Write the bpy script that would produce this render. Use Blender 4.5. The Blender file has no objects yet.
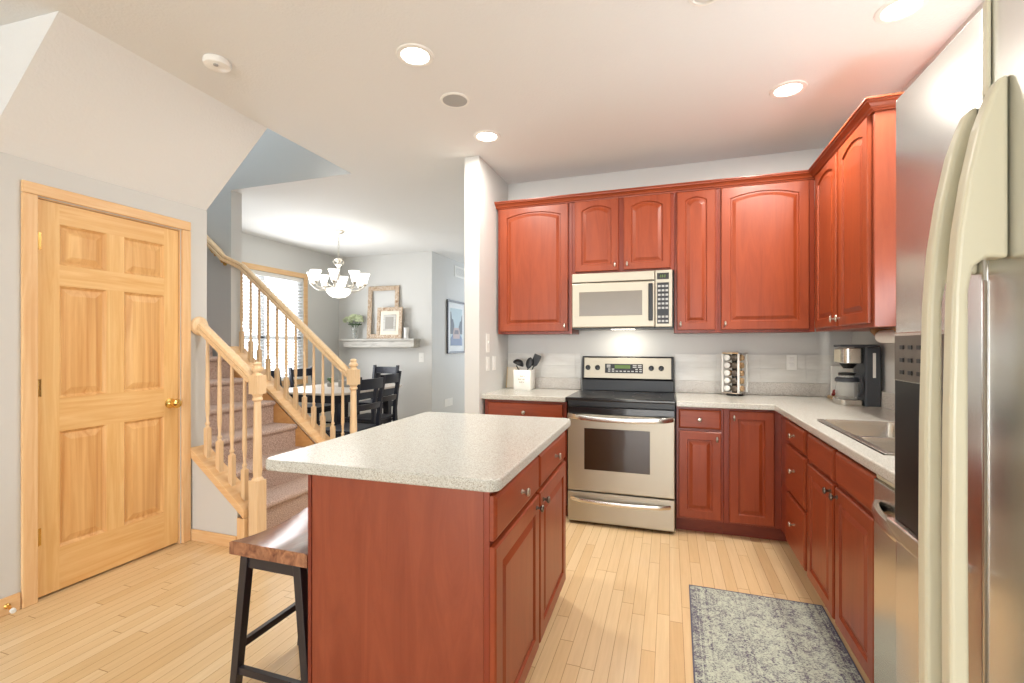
import bpy, bmesh, math, random
from mathutils import Vector, Matrix
random.seed(4)
C = bpy.context.scene
COL = C.collection
PI = math.pi

# ------------------------------------------------------------------ camera
cam = bpy.data.cameras.new('camera'); camo = bpy.data.objects.new('camera', cam); COL.objects.link(camo)
camo.location = (0, 0, 1.3014); camo.rotation_euler = (PI/2, 0, 0.323)
cam.sensor_width = 36; cam.lens = 470.46/1024*36; cam.shift_y = 3.19/1024; cam.clip_start = 0.02
C.camera = camo

# ------------------------------------------------------------------ world, exposure, daylight and added fill
W = bpy.data.worlds.new('sky'); C.world = W; W.use_nodes = True
bgn = W.node_tree.nodes['Background']; bgn.inputs[0].default_value = (0.93, 0.97, 1, 1); bgn.inputs[1].default_value = 4.0
C.view_settings.view_transform = 'Standard'; C.view_settings.look = 'None'
C.view_settings.exposure = 0.12; C.view_settings.gamma = 1.0; C.view_settings.use_curve_mapping = False

def area(name, loc, size, power, direction, col=(1, 1, 1), shape='RECTANGLE', size_y=None, spread=PI):
    l = bpy.data.lights.new(name, 'AREA'); l.shape = shape; l.size = size
    if size_y: l.size_y = size_y
    l.energy = power; l.color = col; l.spread = spread
    o = bpy.data.objects.new(name, l); COL.objects.link(o); o.location = loc
    o.rotation_euler = Vector(direction).to_track_quat('-Z', 'Y').to_euler()
    return o

# dining and upstairs window daylight; the other lamps are unseen, added as fill
area('rear_fill', (-0.9, -6.3, 1.25), 4.0, 104, (0, 1, 0.06), (0.97, 0.985, 1), size_y=2.3)  # added fill behind the camera, standing in for daylight from an unseen door
area('left_fill', (-2.98, -3.6, 1.4), 2.2, 24, (1, 0.25, 0.0), (0.95, 0.98, 1), size_y=1.3)  # added fill lamp; the left wall has no window here
area('sink_side_fill', (1.255, 2.02, 1.66), .95, 26, (-1, 0, .55), (0.97, 0.985, 1), size_y=.95)  # added unseen lamp above the sink, tilted up to brighten the ceiling
area('ceiling_uplight', (-0.9, -6.2, .5), 4.0, 60, (0, 1, .40), (0.96, 0.985, 1), size_y=.8)  # added low uplight behind the camera to lift the ceiling
area('dining_daylight', (-5.15, 5.12, 1.55), 1.3, 36, (1, 0, 0.05), (0.96, 0.98, 1), size_y=1.4)
area('upstairs_daylight', (-4.2, 2.95, 4.9), 1.6, 55, (0.15, 0, -1), (0.80, 0.91, 1), size_y=0.7)
area('hall_fill', (-2.2, 9.6, 1.6), 1.2, 45, (-0.4, -1, 0), (0.78, 0.88, 1), size_y=1.6)  # added cool fill at the closed far end of the hall

# ------------------------------------------------------------------ helpers
def S(r, g, b, a=1):
    f = lambda c: (c/255/12.92) if c/255 <= .04045 else ((c/255+.055)/1.055)**2.4
    return (f(r), f(g), f(b), a)

class B:
    """collects shapes into one bmesh"""
    def __init__(s): s.bm = bmesh.new(); s.mi = 0
    def _f(s, vs):
        try:
            f = s.bm.faces.new(vs); f.material_index = s.mi; return f
        except ValueError: return None
    def box(s, x0, x1, y0, y1, z0, z1):
        v = [s.bm.verts.new(p) for p in [(x0,y0,z0),(x1,y0,z0),(x1,y1,z0),(x0,y1,z0),(x0,y0,z1),(x1,y0,z1),(x1,y1,z1),(x0,y1,z1)]]
        for q in [(3,2,1,0),(4,5,6,7),(0,1,5,4),(1,2,6,5),(2,3,7,6),(3,0,4,7)]: s._f([v[i] for i in q])
        return s
    def prism(s, pts, axis, a0, a1):
        def P(p, a):
            return {'X': (a, p[0], p[1]), 'Y': (p[0], a, p[1]), 'Z': (p[0], p[1], a)}[axis]
        A = [s.bm.verts.new(P(p, a0)) for p in pts]; D = [s.bm.verts.new(P(p, a1)) for p in pts]
        s._f(A); s._f(D[::-1]); n = len(pts)
        for i in range(n): s._f([A[i], A[(i+1) % n], D[(i+1) % n], D[i]])
        return s
    def rings(s, rings, cap0=True, cap1=True, closed=True):
        R = [[s.bm.verts.new(p) for p in r] for r in rings]
        for a, b in zip(R, R[1:]):
            n = len(a)
            for i in range(n if closed else n-1): s._f([a[i], a[(i+1) % n], b[(i+1) % n], b[i]])
        if cap0: s._f(R[0][::-1])
        if cap1: s._f(R[-1])
        return s
    def lathe(s, prof, base=(0,0,0), axis=(0,0,1), seg=20, rot=0, sx=1, cap0=True, cap1=True):
        q = Vector((0,0,1)).rotation_difference(Vector(axis).normalized()); b = Vector(base)
        rr = []
        for r, z in prof:
            r = max(r, 1e-4)
            rr.append([b + q @ Vector((r*sx*math.cos(rot+2*PI*i/seg), r*math.sin(rot+2*PI*i/seg), z)) for i in range(seg)])
        return s.rings(rr, cap0, cap1)
    def cyl(s, p0, p1, r0, r1=None, seg=16):
        p0 = Vector(p0); p1 = Vector(p1); d = p1-p0
        return s.lathe([(r0, 0), (r0 if r1 is None else r1, d.length)], p0, d, seg)
    def sweep(s, prof, path, up=(0,0,1), cap=True):
        """prof: 2D pts (side, up) swept along path"""
        P = [Vector(p) for p in path]; rr = []
        for i, p in enumerate(P):
            t = Vector((0,0,0))
            if i > 0: t += (P[i]-P[i-1]).normalized()
            if i < len(P)-1: t += (P[i+1]-P[i]).normalized()
            t.normalize(); U = Vector(up)
            side = t.cross(U).normalized(); u2 = side.cross(t).normalized()
            rr.append([p + side*a + u2*b for a, b in prof])
        return s.rings(rr, cap, cap)
    def tube(s, path, r, seg=10, up=(0,0,1)):
        return s.sweep([(r*math.cos(2*PI*i/seg), r*math.sin(2*PI*i/seg)) for i in range(seg)], path, up)
    def ball(s, c, r, sc=(1,1,1), u=14, v=9):
        m = Matrix.Translation(c) @ Matrix.Diagonal((*sc, 1))
        g = bmesh.ops.create_uvsphere(s.bm, u_segments=u, v_segments=v, radius=r, matrix=m)
        for vv in g['verts']:
            for f in vv.link_faces: f.material_index = s.mi
        return s
    def beam(s, p0, p1, w, d, up=(0,0,1)):
        return s.sweep([(-w/2,-d/2),(w/2,-d/2),(w/2,d/2),(-w/2,d/2)], [p0, p1], up)
    def front(s, o, U, N, w, h, t=.02, style='square', fw=.055, rise=None, ft=None):
        """cabinet door or drawer front: o lower corner on the front plane"""
        o = Vector(o); U = Vector(U); N = Vector(N); Z = Vector((0,0,1))
        m = 11
        if rise is None: rise = min(.036, .1*w)
        dt = 0 if ft is None else ft-fw
        def P(u, v, n): return o + U*u + Z*v + N*n
        def rect(ins, n):
            pts = [(ins, ins), (w-ins, ins)] + [(w-ins-(w-2*ins)*i/(m-1), h-ins) for i in range(m)]
            return [P(u, v, n) for u, v in pts]
        def outl(ins, n):
            y1 = h-ins-dt; pts = [(ins, ins), (w-ins, ins)]
            for i in range(m):
                a = i/(m-1); k = (1-(2*a-1)**2) if style == 'arch' else 1
                pts.append((w-ins-(w-2*ins)*a, y1-(rise if style == 'arch' else 0)*(1-k)))
            return [P(u, v, n) for u, v in pts]
        if style == 'slab':
            s.rings([rect(0,-t), rect(0,-.008), rect(.004,-.003), rect(.012,0)])
        else:
            s.rings([rect(0,-t), rect(0,-.005), rect(.005,0), outl(fw,0), outl(fw+.005,-.009), outl(fw+.014,-.009), outl(fw+.036,-.001)])
        return s

def world_base(o):
    p = Vector((0,0,0))
    while o is not None: p += o.location; o = o.parent
    return p

def obj(name, b, mats, parent=None, bevel=0, smooth=None, seg=2):
    bm = b.bm
    bmesh.ops.recalc_face_normals(bm, faces=bm.faces[:])
    if smooth:
        for f in bm.faces: f.smooth = True
        for e in bm.edges:
            if len(e.link_faces) == 2 and e.calc_face_angle(0) > math.radians(smooth): e.smooth = False
    if parent is not None:
        bmesh.ops.translate(bm, verts=bm.verts[:], vec=-world_base(parent))
    me = bpy.data.meshes.new(name); bm.to_mesh(me); bm.free()
    for m in (mats if isinstance(mats, (list, tuple)) else [mats]): me.materials.append(m)
    o = bpy.data.objects.new(name, me); COL.objects.link(o)
    if parent is not None: o.parent = parent
    if bevel:
        md = o.modifiers.new('bevel', 'BEVEL'); md.width = bevel; md.segments = seg; md.limit_method = 'ANGLE'; md.angle_limit = math.radians(40)
        md.harden_normals = False
    return o

def thing(name, label, cat, loc=(0,0,0), group=None):
    o = bpy.data.objects.new(name, None); COL.objects.link(o); o.location = loc; o.empty_display_size = .1
    o['label'] = label; o['category'] = cat
    if group: o['group'] = group
    return o
def tag(o, label, cat, group=None):
    o['label'] = label; o['category'] = cat
    if group: o['group'] = group
    return o
def struct(name, b, mats, parent=None, **k):
    o = obj(name, b, mats, parent, **k)
    if parent is None: o['kind'] = 'structure'
    return o
def base_struct(name, loc):
    o = bpy.data.objects.new(name, None); COL.objects.link(o); o.location = loc; o['kind'] = 'structure'; return o
def copy_tree(o, parent=None):
    c = o.copy(); COL.objects.link(c)
    if parent is not None: c.parent = parent
    for ch in list(o.children): copy_tree(ch, c)
    return c

# ------------------------------------------------------------------ materials
def mat(name, col, rough=.5, metal=0, coat=0, emit=None, estr=0, trans=0, alpha=1, ior=1.45, aniso=0):
    m = bpy.data.materials.new(name); m.use_nodes = True
    p = m.node_tree.nodes['Principled BSDF']
    p.inputs['Base Color'].default_value = col; p.inputs['Roughness'].default_value = rough; p.inputs['Metallic'].default_value = metal
    p.inputs['Coat Weight'].default_value = coat; p.inputs['Coat Roughness'].default_value = .28; p.inputs['IOR'].default_value = ior
    p.inputs['Transmission Weight'].default_value = trans; p.inputs['Alpha'].default_value = alpha
    p.inputs['Anisotropic'].default_value = aniso
    if emit: p.inputs['Emission Color'].default_value = emit; p.inputs['Emission Strength'].default_value = estr
    return m
class NT:
    def __init__(s, m): s.t = m.node_tree; s.p = s.t.nodes['Principled BSDF']
    def n(s, typ, **k):
        nd = s.t.nodes.new('ShaderNode'+typ)
        for a, v in k.items(): setattr(nd, a, v)
        return nd
    def l(s, a, b): s.t.links.new(a, b)
    def math(s, op, a, b=None):
        nd = s.n('Math', operation=op)
        for i, x in enumerate((a, b)):
            if x is None: continue
            if isinstance(x, (int, float)): nd.inputs[i].default_value = x
            else: s.l(x, nd.inputs[i])
        return nd.outputs[0]
    def ramp(s, fac, stops):
        r = s.n('ValToRGB'); e = r.color_ramp.elements
        while len(e) < len(stops): e.new(.5)
        for el, (pos, col) in zip(e, stops): el.position = pos; el.color = col
        s.l(fac, r.inputs[0]); return r.outputs[0]
    def coords(s, scale, kind='Object'):
        c = s.n('TexCoord'); mp = s.n('Mapping'); mp.inputs['Scale'].default_value = scale
        s.l(c.outputs[kind], mp.inputs[0]); return mp.outputs[0]
    def noise(s, vec, scale=1, detail=3, rough=.55, dist=0):
        nd = s.n('TexNoise'); nd.inputs['Scale'].default_value = scale; nd.inputs['Detail'].default_value = detail
        nd.inputs['Roughness'].default_value = rough; nd.inputs['Distortion'].default_value = dist
        s.l(vec, nd.inputs[0]); return nd.outputs[0]
    def bump(s, h, strength, dist=.01):
        b = s.n('Bump'); b.inputs['Strength'].default_value = strength; b.inputs['Distance'].default_value = dist
        s.l(h, b.inputs['Height']); s.l(b.outputs[0], s.p.inputs['Normal'])
def wood(name, c1, c2, scale=(14,14,1.3), rough=.4, coat=0, dist=1.2, c3=None, ns=2.0):
    m = mat(name, c1, rough, coat=coat); t = NT(m)
    f = t.noise(t.coords(scale), ns, 5, .6, dist)
    t.p.inputs['Specular IOR Level'].default_value = .4
    st = [(.3, c1), (.7, c2)] if c3 is None else [(.25, c1), (.5, c2), (.75, c3)]
    t.l(t.ramp(f, st), t.p.inputs['Base Color']); return m
def paint(name, col, rough=.6, bump=0, sc=180):
    m = mat(name, col, rough); t = NT(m)
    if bump:
        f = t.noise(t.coords((1,1,1)), sc, 2, .5); t.bump(f, bump, .004)
    return m

M = {}
M['wall'] = paint('grey_wall_paint', S(209,209,206), .65)
M['ceil'] = paint('textured_ceiling_paint', S(228,229,228), .8, .35, 70)
M['cherry'] = wood('cherry_cabinet_wood', S(128,52,23), S(148,66,33), (7,7,.8), .38, .15)
M['cherry_h'] = wood('cherry_cabinet_wood_across', S(128,52,23), S(148,66,33), (1,1,9), .38, .15)
M['cherry_box'] = wood('cherry_carcass_wood', S(120,44,23), S(138,56,30), (9,9,1.0), .35, .3)
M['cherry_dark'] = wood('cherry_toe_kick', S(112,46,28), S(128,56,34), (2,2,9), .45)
M['end_panel'] = wood('cherry_end_panel', S(128,56,34), S(148,72,46), (7,7,1.1), .33, .4)
M['fir'] = wood('fir_upright_grain', S(222,172,106), S(238,200,140), (16,16,.8), .42, .15, 1.0)
M['fir_h'] = wood('fir_cross_grain', S(220,168,102), S(236,197,138), (1,.8,16), .42, .15, 1.0)
M['fir_panel'] = wood('fir_panel_grain', S(206,148,86), S(238,196,134), (8,8,.3), .42, .15, 1.5)
M['oak'] = wood('oak_trim_upright', S(222,176,124), S(236,200,152), (16,16,.9), .42, .1)
M['oak_h'] = wood('oak_trim_across', S(222,176,124), S(236,200,152), (1,1,16), .42, .1)
M['baluster'] = wood('maple_baluster_wood', S(224,190,146), S(236,208,168), (20,20,1.2), .4, .15)
M['steel'] = mat('brushed_stainless_steel', S(212,208,200), .27, 1)
M['steel_range'] = mat('brushed_stainless_range', S(178,171,156), .48, 1)
M['steel_fridge'] = mat('brushed_stainless_door', S(214,213,210), .24, 1, aniso=.6)
M['fridge_case'] = mat('grey_case_paint', S(110,110,112), .5)
M['chrome'] = mat('polished_chrome', S(225,225,225), .08, 1)
M['nickel'] = mat('satin_nickel', S(190,182,170), .28, 1)
M['pewter'] = mat('dark_pewter', S(120,112,104), .35, 1)
M['brass'] = mat('polished_brass', S(226,190,112), .2, 1)
M['black_glass'] = mat('black_glass', S(14,13,13), .06, 0, .5)
M['black'] = mat('black_plastic', S(20,20,22), .35)
M['oven_glass'] = mat('oven_window_glass', S(52,36,20), .07, 0, .6)
M['mw_glass'] = mat('microwave_window_screen', S(112,104,92), .2, 0, .3)
M['almond'] = mat('almond_handle_plastic', S(208,204,180), .35, 0, .2)
M['white'] = mat('white_plastic', S(236,235,230), .35)
M['white_matte'] = mat('white_paint', S(232,231,228), .55)
M['grey_plastic'] = mat('grey_speaker_mesh', S(168,168,166), .7)
M['charcoal'] = mat('charcoal_plastic', S(72,76,82), .4)
M['lcd'] = mat('display_green', S(10,16,8), .2, emit=S(120,150,60), estr=.6)
M['bulb'] = mat('lit_lens', S(255,250,240), .5, emit=(1,.95,.87,1), estr=9)
M['shade'] = mat('lit_frosted_glass', S(255,252,245), .4, emit=(1,.96,.9,1), estr=1.2)
M['glass'] = mat('clear_glass', (1,1,1,1), .03, trans=1, ior=1.45)
_t = NT(M['glass']); _tp = _t.n('BsdfTransparent'); _gl = _t.n('BsdfGlossy'); _gl.inputs['Roughness'].default_value = .02; _mx = _t.n('MixShader'); _mx.inputs[0].default_value = .05
_t.l(_tp.outputs[0], _mx.inputs[1]); _t.l(_gl.outputs[0], _mx.inputs[2]); _t.l(_mx.outputs[0], _t.t.nodes['Material Output'].inputs[0])
M['thin_glass'] = mat('clear_jar_glass', S(222,224,220), .06, alpha=.30)
M['darkwood'] = wood('dark_navy_black_chair_paint', S(16,19,32), S(24,28,46), (10,10,1), .38, .2)
M['stool_leg'] = mat('dark_brown_black_wood', S(38,34,40), .35, coat=.3)
M['table_top'] = wood('whitewashed_table_wood', S(196,184,172), S(212,202,192), (1,10,10), .35, .2)
M['whitewash'] = wood('whitewashed_shelf_wood', S(158,154,147), S(198,195,188), (1.5,9,14), .6, c3=S(206,203,196))
M['distressed'] = wood('distressed_frame_paint', S(140,106,78), S(190,168,144), (6,6,6), .6, dist=2.5, c3=S(222,215,203), ns=2.5)
M['green'] = mat('pale_green_petals', S(206,216,180), .7)
M['leaf'] = mat('dark_green_leaf', S(70,98,62), .6)
M['picture_black'] = mat('black_frame_paint', S(52,52,56), .4)
M['paper'] = mat('white_mat_board', S(228,232,234), .7)
M['rubber'] = mat('white_rubber', S(225,225,220), .6)
M['slat'] = mat('white_blind_slat', S(240,240,238), .5); _t = NT(M['slat'])
_tr = _t.n('BsdfTranslucent'); _tr.inputs[0].default_value = S(245,246,248); _mx = _t.n('MixShader'); _mx.inputs[0].default_value = .8
_t.l(_t.p.outputs[0], _mx.inputs[1]); _t.l(_tr.outputs[0], _mx.inputs[2]); _t.l(_mx.outputs[0], _t.t.nodes['Material Output'].inputs[0])
M['snow'] = mat('snow', S(245,246,250), .8)
M['bark'] = mat('bare_bark', S(150,146,142), .9)
M['cork'] = wood('light_board_wood', S(206,178,128), S(222,198,154), (12,12,1), .5)
M['bracket'] = wood('brown_bracket_wood', S(140,100,62), S(164,122,80), (9,9,3), .5)
M['cream'] = mat('cream_ceramic', S(224,214,196), .35)
M['red'] = mat('dark_red_paint', S(140,52,46), .5)
M['tan'] = mat('tan_plastic', S(180,150,112), .5)
M['crock'] = mat('white_glazed_ceramic', S(238,237,230), .25, coat=.3)
M['ink'] = mat('grey_lettering', S(178,168,150), .6)
M['greybox'] = mat('grey_table_box', S(150,148,142), .6)

# floor: maple strips running along Y
def floor_mat():
    m = mat('maple_strip_floor', S(226,190,142), .24, coat=.25); t = NT(m)
    c = t.n('TexCoord'); s = t.n('SeparateXYZ'); t.l(c.outputs['Object'], s.inputs[0])
    xs = t.math('DIVIDE', s.outputs[0], .0572); xi = t.math('FLOOR', xs); xf = t.math('FRACT', xs)
    w = t.n('TexWhiteNoise', noise_dimensions='1D'); t.l(xi, w.inputs['W'])
    ys = t.math('ADD', t.math('DIVIDE', s.outputs[1], .85), t.math('MULTIPLY', w.outputs[0], 7.3))
    yi = t.math('FLOOR', ys); yf = t.math('FRACT', ys)
    cv = t.n('CombineXYZ'); t.l(xi, cv.inputs[0]); t.l(yi, cv.inputs[1])
    w2 = t.n('TexWhiteNoise', noise_dimensions='2D'); t.l(cv.outputs[0], w2.inputs['Vector'])
    col = t.ramp(w2.outputs[0], [(0, S(216,182,136)), (.2, S(225,195,150)), (.8, S(229,201,158)), (1, S(234,210,170))])
    mp = t.n('Mapping'); mp.inputs['Scale'].default_value = (40, 2.2, 1); t.l(c.outputs['Object'], mp.inputs[0])
    ad = t.n('VectorMath', operation='ADD'); t.l(mp.outputs[0], ad.inputs[0]); 
    cv2 = t.n('CombineXYZ'); t.l(t.math('MULTIPLY', w2.outputs[0], 50), cv2.inputs[2]); t.l(cv2.outputs[0], ad.inputs[1])
    g = t.noise(ad.outputs[0], 1.5, 4, .6, .6)
    gr = t.ramp(g, [(.3, (.86,.83,.8,1)), (.65, (1,1,1,1))])
    mx = t.n('Mix', data_type='RGBA', blend_type='MULTIPLY'); mx.inputs[0].default_value = .6
    t.l(col, mx.inputs[6]); t.l(gr, mx.inputs[7])
    gap = t.math('MAXIMUM', t.math('LESS_THAN', xf, .035), t.math('LESS_THAN', yf, .0035))
    m2 = t.n('Mix', data_type='RGBA'); t.l(t.math('MULTIPLY', gap, .75), m2.inputs[0]); t.l(mx.outputs[2], m2.inputs[6]); m2.inputs[7].default_value = S(140,92,52)
    t.l(m2.outputs[2], t.p.inputs['Base Color']); return m
M['floor'] = floor_mat()
def speckle(name, base, spots, rough=.22):
    m = mat(name, base, rough, coat=.2); t = NT(m)
    v = t.n('TexVoronoi'); v.inputs['Scale'].default_value = 380; t.l(t.coords((1,1,1)), v.inputs[0])
    s = t.n('SeparateColor'); t.l(v.outputs['Color'], s.inputs[0])
    t.l(t.ramp(s.outputs[0], spots), t.p.inputs['Base Color']); return m
M['counter'] = speckle('speckled_solid_surface', S(210,206,196), [(0, S(158,152,140)), (.2, S(176,172,160)), (.35, S(190,188,179)), (.8, S(197,196,188)), (1, S(210,210,203))])
M['counter_b'] = speckle('speckled_backsplash', S(205,198,188), [(0, S(168,158,150)), (.3, S(196,190,182)), (.6, S(212,208,200)), (1, S(224,220,214))], .35)
def carpet_mat():
    m = mat('mauve_brown_carpet', S(178,150,138), .95); t = NT(m)
    f = t.noise(t.coords((1,1,1)), 130, 3, .7)
    t.l(t.ramp(f, [(.32, S(152,124,112)), (.5, S(196,170,156)), (.68, S(224,203,188))]), t.p.inputs['Base Color']); t.bump(f, .9, .01)
    return m
M['carpet'] = carpet_mat()
def rug_mat():
    m = mat('distressed_rug_weave', S(160,165,150), .95); t = NT(m)
    v = t.coords((1,1,1)); fine = t.noise(t.coords((1,1.6,1)), 120, 2, .8); big = t.noise(v, 3.2, 3, .6, .4); med = t.noise(v, 26, 4, .75, 1.0)
    a = t.math('ADD', t.math('MULTIPLY', fine, .55), t.math('MULTIPLY', big, .20)); a = t.math('ADD', a, t.math('MULTIPLY', med, .42))
    sp = t.n('SeparateXYZ'); t.l(t.coords((1,1,1)), sp.inputs[0]); ax = t.math('ABSOLUTE', sp.outputs[0])
    for pos, wd, amt in ((.27, .006, -.05), (.235, .005, -.04), (.10, .006, -.03), (.075, .004, -.03), (.31, .03, -.05)):
        a = t.math('ADD', a, t.math('MULTIPLY', t.math('LESS_THAN', t.math('ABSOLUTE', t.math('SUBTRACT', ax, pos)), wd), amt))
    t.l(t.ramp(a, [(.455, S(78,70,92)), (.52, S(118,114,126)), (.56, S(160,165,154)), (.65, S(196,203,186))]), t.p.inputs['Base Color'])
    t.bump(fine, .6, .004); return m
M['rug'] = rug_mat()
M['rug_edge'] = mat('rug_binding', S(92,92,108), .95)
def tile_mat():
    m = mat('white_wall_tile', S(222,220,214), .3); t = NT(m)
    n = t.noise(t.coords((2,2,9)), 3, 3, .6)
    t.l(t.ramp(n, [(.35, S(212,210,204)), (.65, S(220,219,214))]), t.p.inputs['Base Color']); return m
M['tile'] = tile_mat()
M['seat_top'] = wood('saddle_seat_wood', S(104,50,30), S(136,76,50), (16,1.5,16), .2, .6)
M['seat_end'] = wood('saddle_seat_end_grain', S(96,50,34), S(182,130,96), (12,3,9), .35, .2)

# ------------------------------------------------------------------ room shell
XL, XR, YB, ZC = -3.036, 1.272, 4.072, 2.77
struct('floor', B().box(-5.43, 3, -6.6, 10, -.06, 0).box(-8, -5.4301, 2.297, 3.51, -.06, 0), M['floor'])
b = B()
b.box(-2.585, 3, -6.6, 10, ZC, 2.9); b.box(-5.43, -2.585, 3.39, 10, ZC, 2.9); b.box(-3.2, -2.585, -6.6, 1.33, ZC, 2.9)
struct('ceiling', b, M['ceil'])
# sloped bulkhead over the closet door
b = B()
q = [[(-2.548,1.33,ZC),(-2.588,2.50,ZC),(-3.04,2.417,2.232),(-3.04,1.30,2.222)], [(-2.548,1.33,2.9),(-2.588,2.50,2.9),(-3.04,2.417,2.9),(-3.04,1.30,2.9)]]
b.rings(q); struct('ceiling_slope', b, M['ceil'])
b = B()
D0, D1, DZ = 1.494, 2.232, 2.052
b.box(-3.16, XL, -6.6, D0, 0, 2.225); b.box(-3.16, XL, D1, 2.417, 0, 2.225); b.box(-3.16, XL, D0, D1, DZ, 2.225)
b.box(-3.16, -3.0405, -6.6, 2.417, 2.225, 5.2); b.box(-3.0405, XL, -6.6, 1.2995, 2.225, ZC)
struct('wall_left', b, M['wall'])
b = B(); b.box(-4.3, -4.2, 1.15, 2.296, 0, 2.25); b.box(-4.2, -3.161, 1.15, 1.25, 0, 2.25); b.box(-4.2, -3.161, 1.251, 2.296, 2.2, 2.25); struct('wall_closet', b, M['wall'])
b = B(); b.box(-1.524, 3, YB, YB+.13, 0, ZC); struct('wall_back', b, M['wall'])
b = B(); b.box(XR, XR+.13, -6.6, YB, 0, ZC); struct('wall_right', b, M['wall'])
b = B(); b.box(-1.524, -1.400, 3.382, YB, 0, ZC); struct('wall_partition', b, M['wall'])
b = B(); PX0, PX1, PZ = -2.9, 1.1, 2.45
b.box(XL, PX0, -6.6, -6.47, 0, ZC); b.box(PX1, XR, -6.6, -6.47, 0, ZC); b.box(PX0, PX1, -6.6, -6.47, PZ, ZC)
struct('wall_rear', b, M['wall'])
b = B()
b.box(-8, -3.95, 3.39, 3.51, 0, ZC); b.box(-8, -2.588, 3.391, 3.51, 2.9, 5.2)
b.box(-8, -2.586, 3.388, 3.3895, ZC-.001, 2.9)
struct('wall_stairwell', b, M['wall'])
b = B(); b.box(-8, -3.165, 2.297, 2.417, 0, 5.2); b.box(-2.588, -2.47, 1.3, 3.51, 2.9, 5.2); b.box(-3.04, -2.588, 2.4, 2.5, 2.9, 5.2)
b.box(-8.1, -8, 2.297, 3.51, 0, 5.2); b.box(-8.1, -2.47, 2.297, 3.51, 5.2, 5.3)
struct('wall_upper', b, M['wall'])
WY0, WY1, WZ0, WZ1 = 4.40, 5.80, .78, 2.31
b = B(); b.box(-5.43, -5.30, 3.51, WY0, 0, ZC); b.box(-5.43, -5.30, WY1, 6.61, 0, ZC); b.box(-5.43, -5.30, WY0, WY1, 0, WZ0); b.box(-5.43, -5.30, WY0, WY1, WZ1, ZC)
struct('wall_window', b, M['wall'])
b = B(); b.box(-5.43, -3.54, 6.61, 6.74, 0, ZC); struct('wall_dining', b, M['wall'])
b = B(); b.box(-3.67, -3.54, 6.74, 10, 0, ZC); struct('wall_hall', b, M['wall'])
b = B(); b.box(-3.54, -1.4, 9.87, 10, 0, ZC); b.box(-1.524, -1.4, YB+.13, 9.87, 0, ZC); struct('wall_entry', b, M['wall'])
b = B()
b.box(XL, XL+.014, -6.46, 1.427, 0, .085); struct('baseboard_left', b, M['oak_h'], bevel=.004)
# the ground outside the dining window
tag(obj('snowy_ground', B().box(-30, -8.2, -10, 25, -.35, -.3), M['snow']), 'snow covered ground outside the dining window', 'ground')

# --- window 1 (dining)
w = base_struct('window_1', (-5.30, (WY0+WY1)/2, WZ0))
b = B(); cw = .075
b.box(-5.30, -5.282, WY0-cw, WY1+cw, WZ1, WZ1+cw); b.box(-5.30, -5.282, WY0-cw, WY0, WZ0-cw, WZ1); b.box(-5.30, -5.282, WY1, WY1+cw, WZ0-cw, WZ1); b.box(-5.30, -5.26, WY0, WY1, WZ0-cw, WZ0)
obj('casing', b, M['oak_h'], w, bevel=.003)
b = B(); mid = 1.40
for z0, z1 in ((WZ0, WZ0+.05), (mid-.03, mid+.03), (WZ1-.05, WZ1)): b.box(-5.40, -5.36, WY0, WY1, z0, z1)
for y0, y1 in ((WY0, WY0+.05), ((WY0+WY1)/2-.03, (WY0+WY1)/2+.03), (WY1-.05, WY1)): b.box(-5.40, -5.36, y0, y1, WZ0, WZ1)
obj('sash', b, M['white_matte'], w)
obj('pane', B().box(-5.384, -5.380, WY0+.05, WY1-.05, WZ0+.05, WZ1-.05), M['glass'], w)
t = thing('window_blind', 'white horizontal slat blind lowered over the bright dining window', 'blind', (-5.33, 5.1, WZ1))
obj('head_rail', B().box(-5.352, -5.304, WY0+.005, WY1-.005, WZ1-.06, WZ1-.002), M['white'], t)
b = B(); z = WZ1-.085
while z > WZ0+.05:
    b.prism([(-5.352, z-.008), (-5.304, z+.008), (-5.304, z+.011), (-5.352, z-.005)], 'Y', WY0+.008, WY1-.008); z -= .047
obj('slats', b, M['slat'], t)
for y in (WY0+.2, WY1-.2): obj('cord', B().cyl((-5.328, y, WZ0+.02), (-5.328, y, WZ1-.06), .0015, seg=6), M['white'], t)
obj('bottom_rail', B().box(-5.348, -5.308, WY0+.008, WY1-.008, WZ0+.005, WZ0+.03), M['white'], t)
# bare tree outside
def bare_tree(x, y, h):
    b = B()
    def br(p, d, l, r, k):
        q = p + d*l; b.cyl(p, q, r, r*.6, 6)
        if k == 0: return
        for i in range(3):
            a = d + Vector((random.uniform(-.8,.8), random.uniform(-.9,.9), random.uniform(-.2,.5))); br(p + d*l*random.uniform(.55,1), a.normalized(), l*.66, r*.55, k-1)
    br(Vector((x, y, -.35)), Vector((0,.03,1)).normalized(), h*.4, .07, 4)
    return obj('bare_tree', b, M['bark'])
tag(bare_tree(-10.5, 8.2, 5.5), 'bare winter tree outside the dining window', 'tree')

w = base_struct('added_casing', (XR, 2.02, 1.15))  # unseen window casing, added on solid wall around the sink-side lamp
b = B(); b.box(XR-.014, XR-.001, 1.47, 1.54, 1.10, 2.22); b.box(XR-.014, XR-.001, 2.50, 2.57, 1.10, 2.22); b.box(XR-.014, XR-.001, 1.54, 2.50, 2.145, 2.22); b.box(XR-.03, XR-.001, 1.54, 2.50, 1.10, 1.17)
obj('casing', b, M['oak_h'], w)

# --- unseen patio door frame, added around the opening for the rear fill
w = base_struct('added_door', (-.9, -6.54, 0))
b = B()
for x in (PX0+.03, (PX0+PX1)/2, PX1-.03): b.box(x-.03, x+.03, -6.58, -6.50, .04, PZ-.06)
b.box(PX0, PX1, -6.58, -6.50, 0, .04); b.box(PX0, PX1, -6.58, -6.50, PZ-.06, PZ)
obj('opening_frame', b, M['white_matte'], w)

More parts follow.
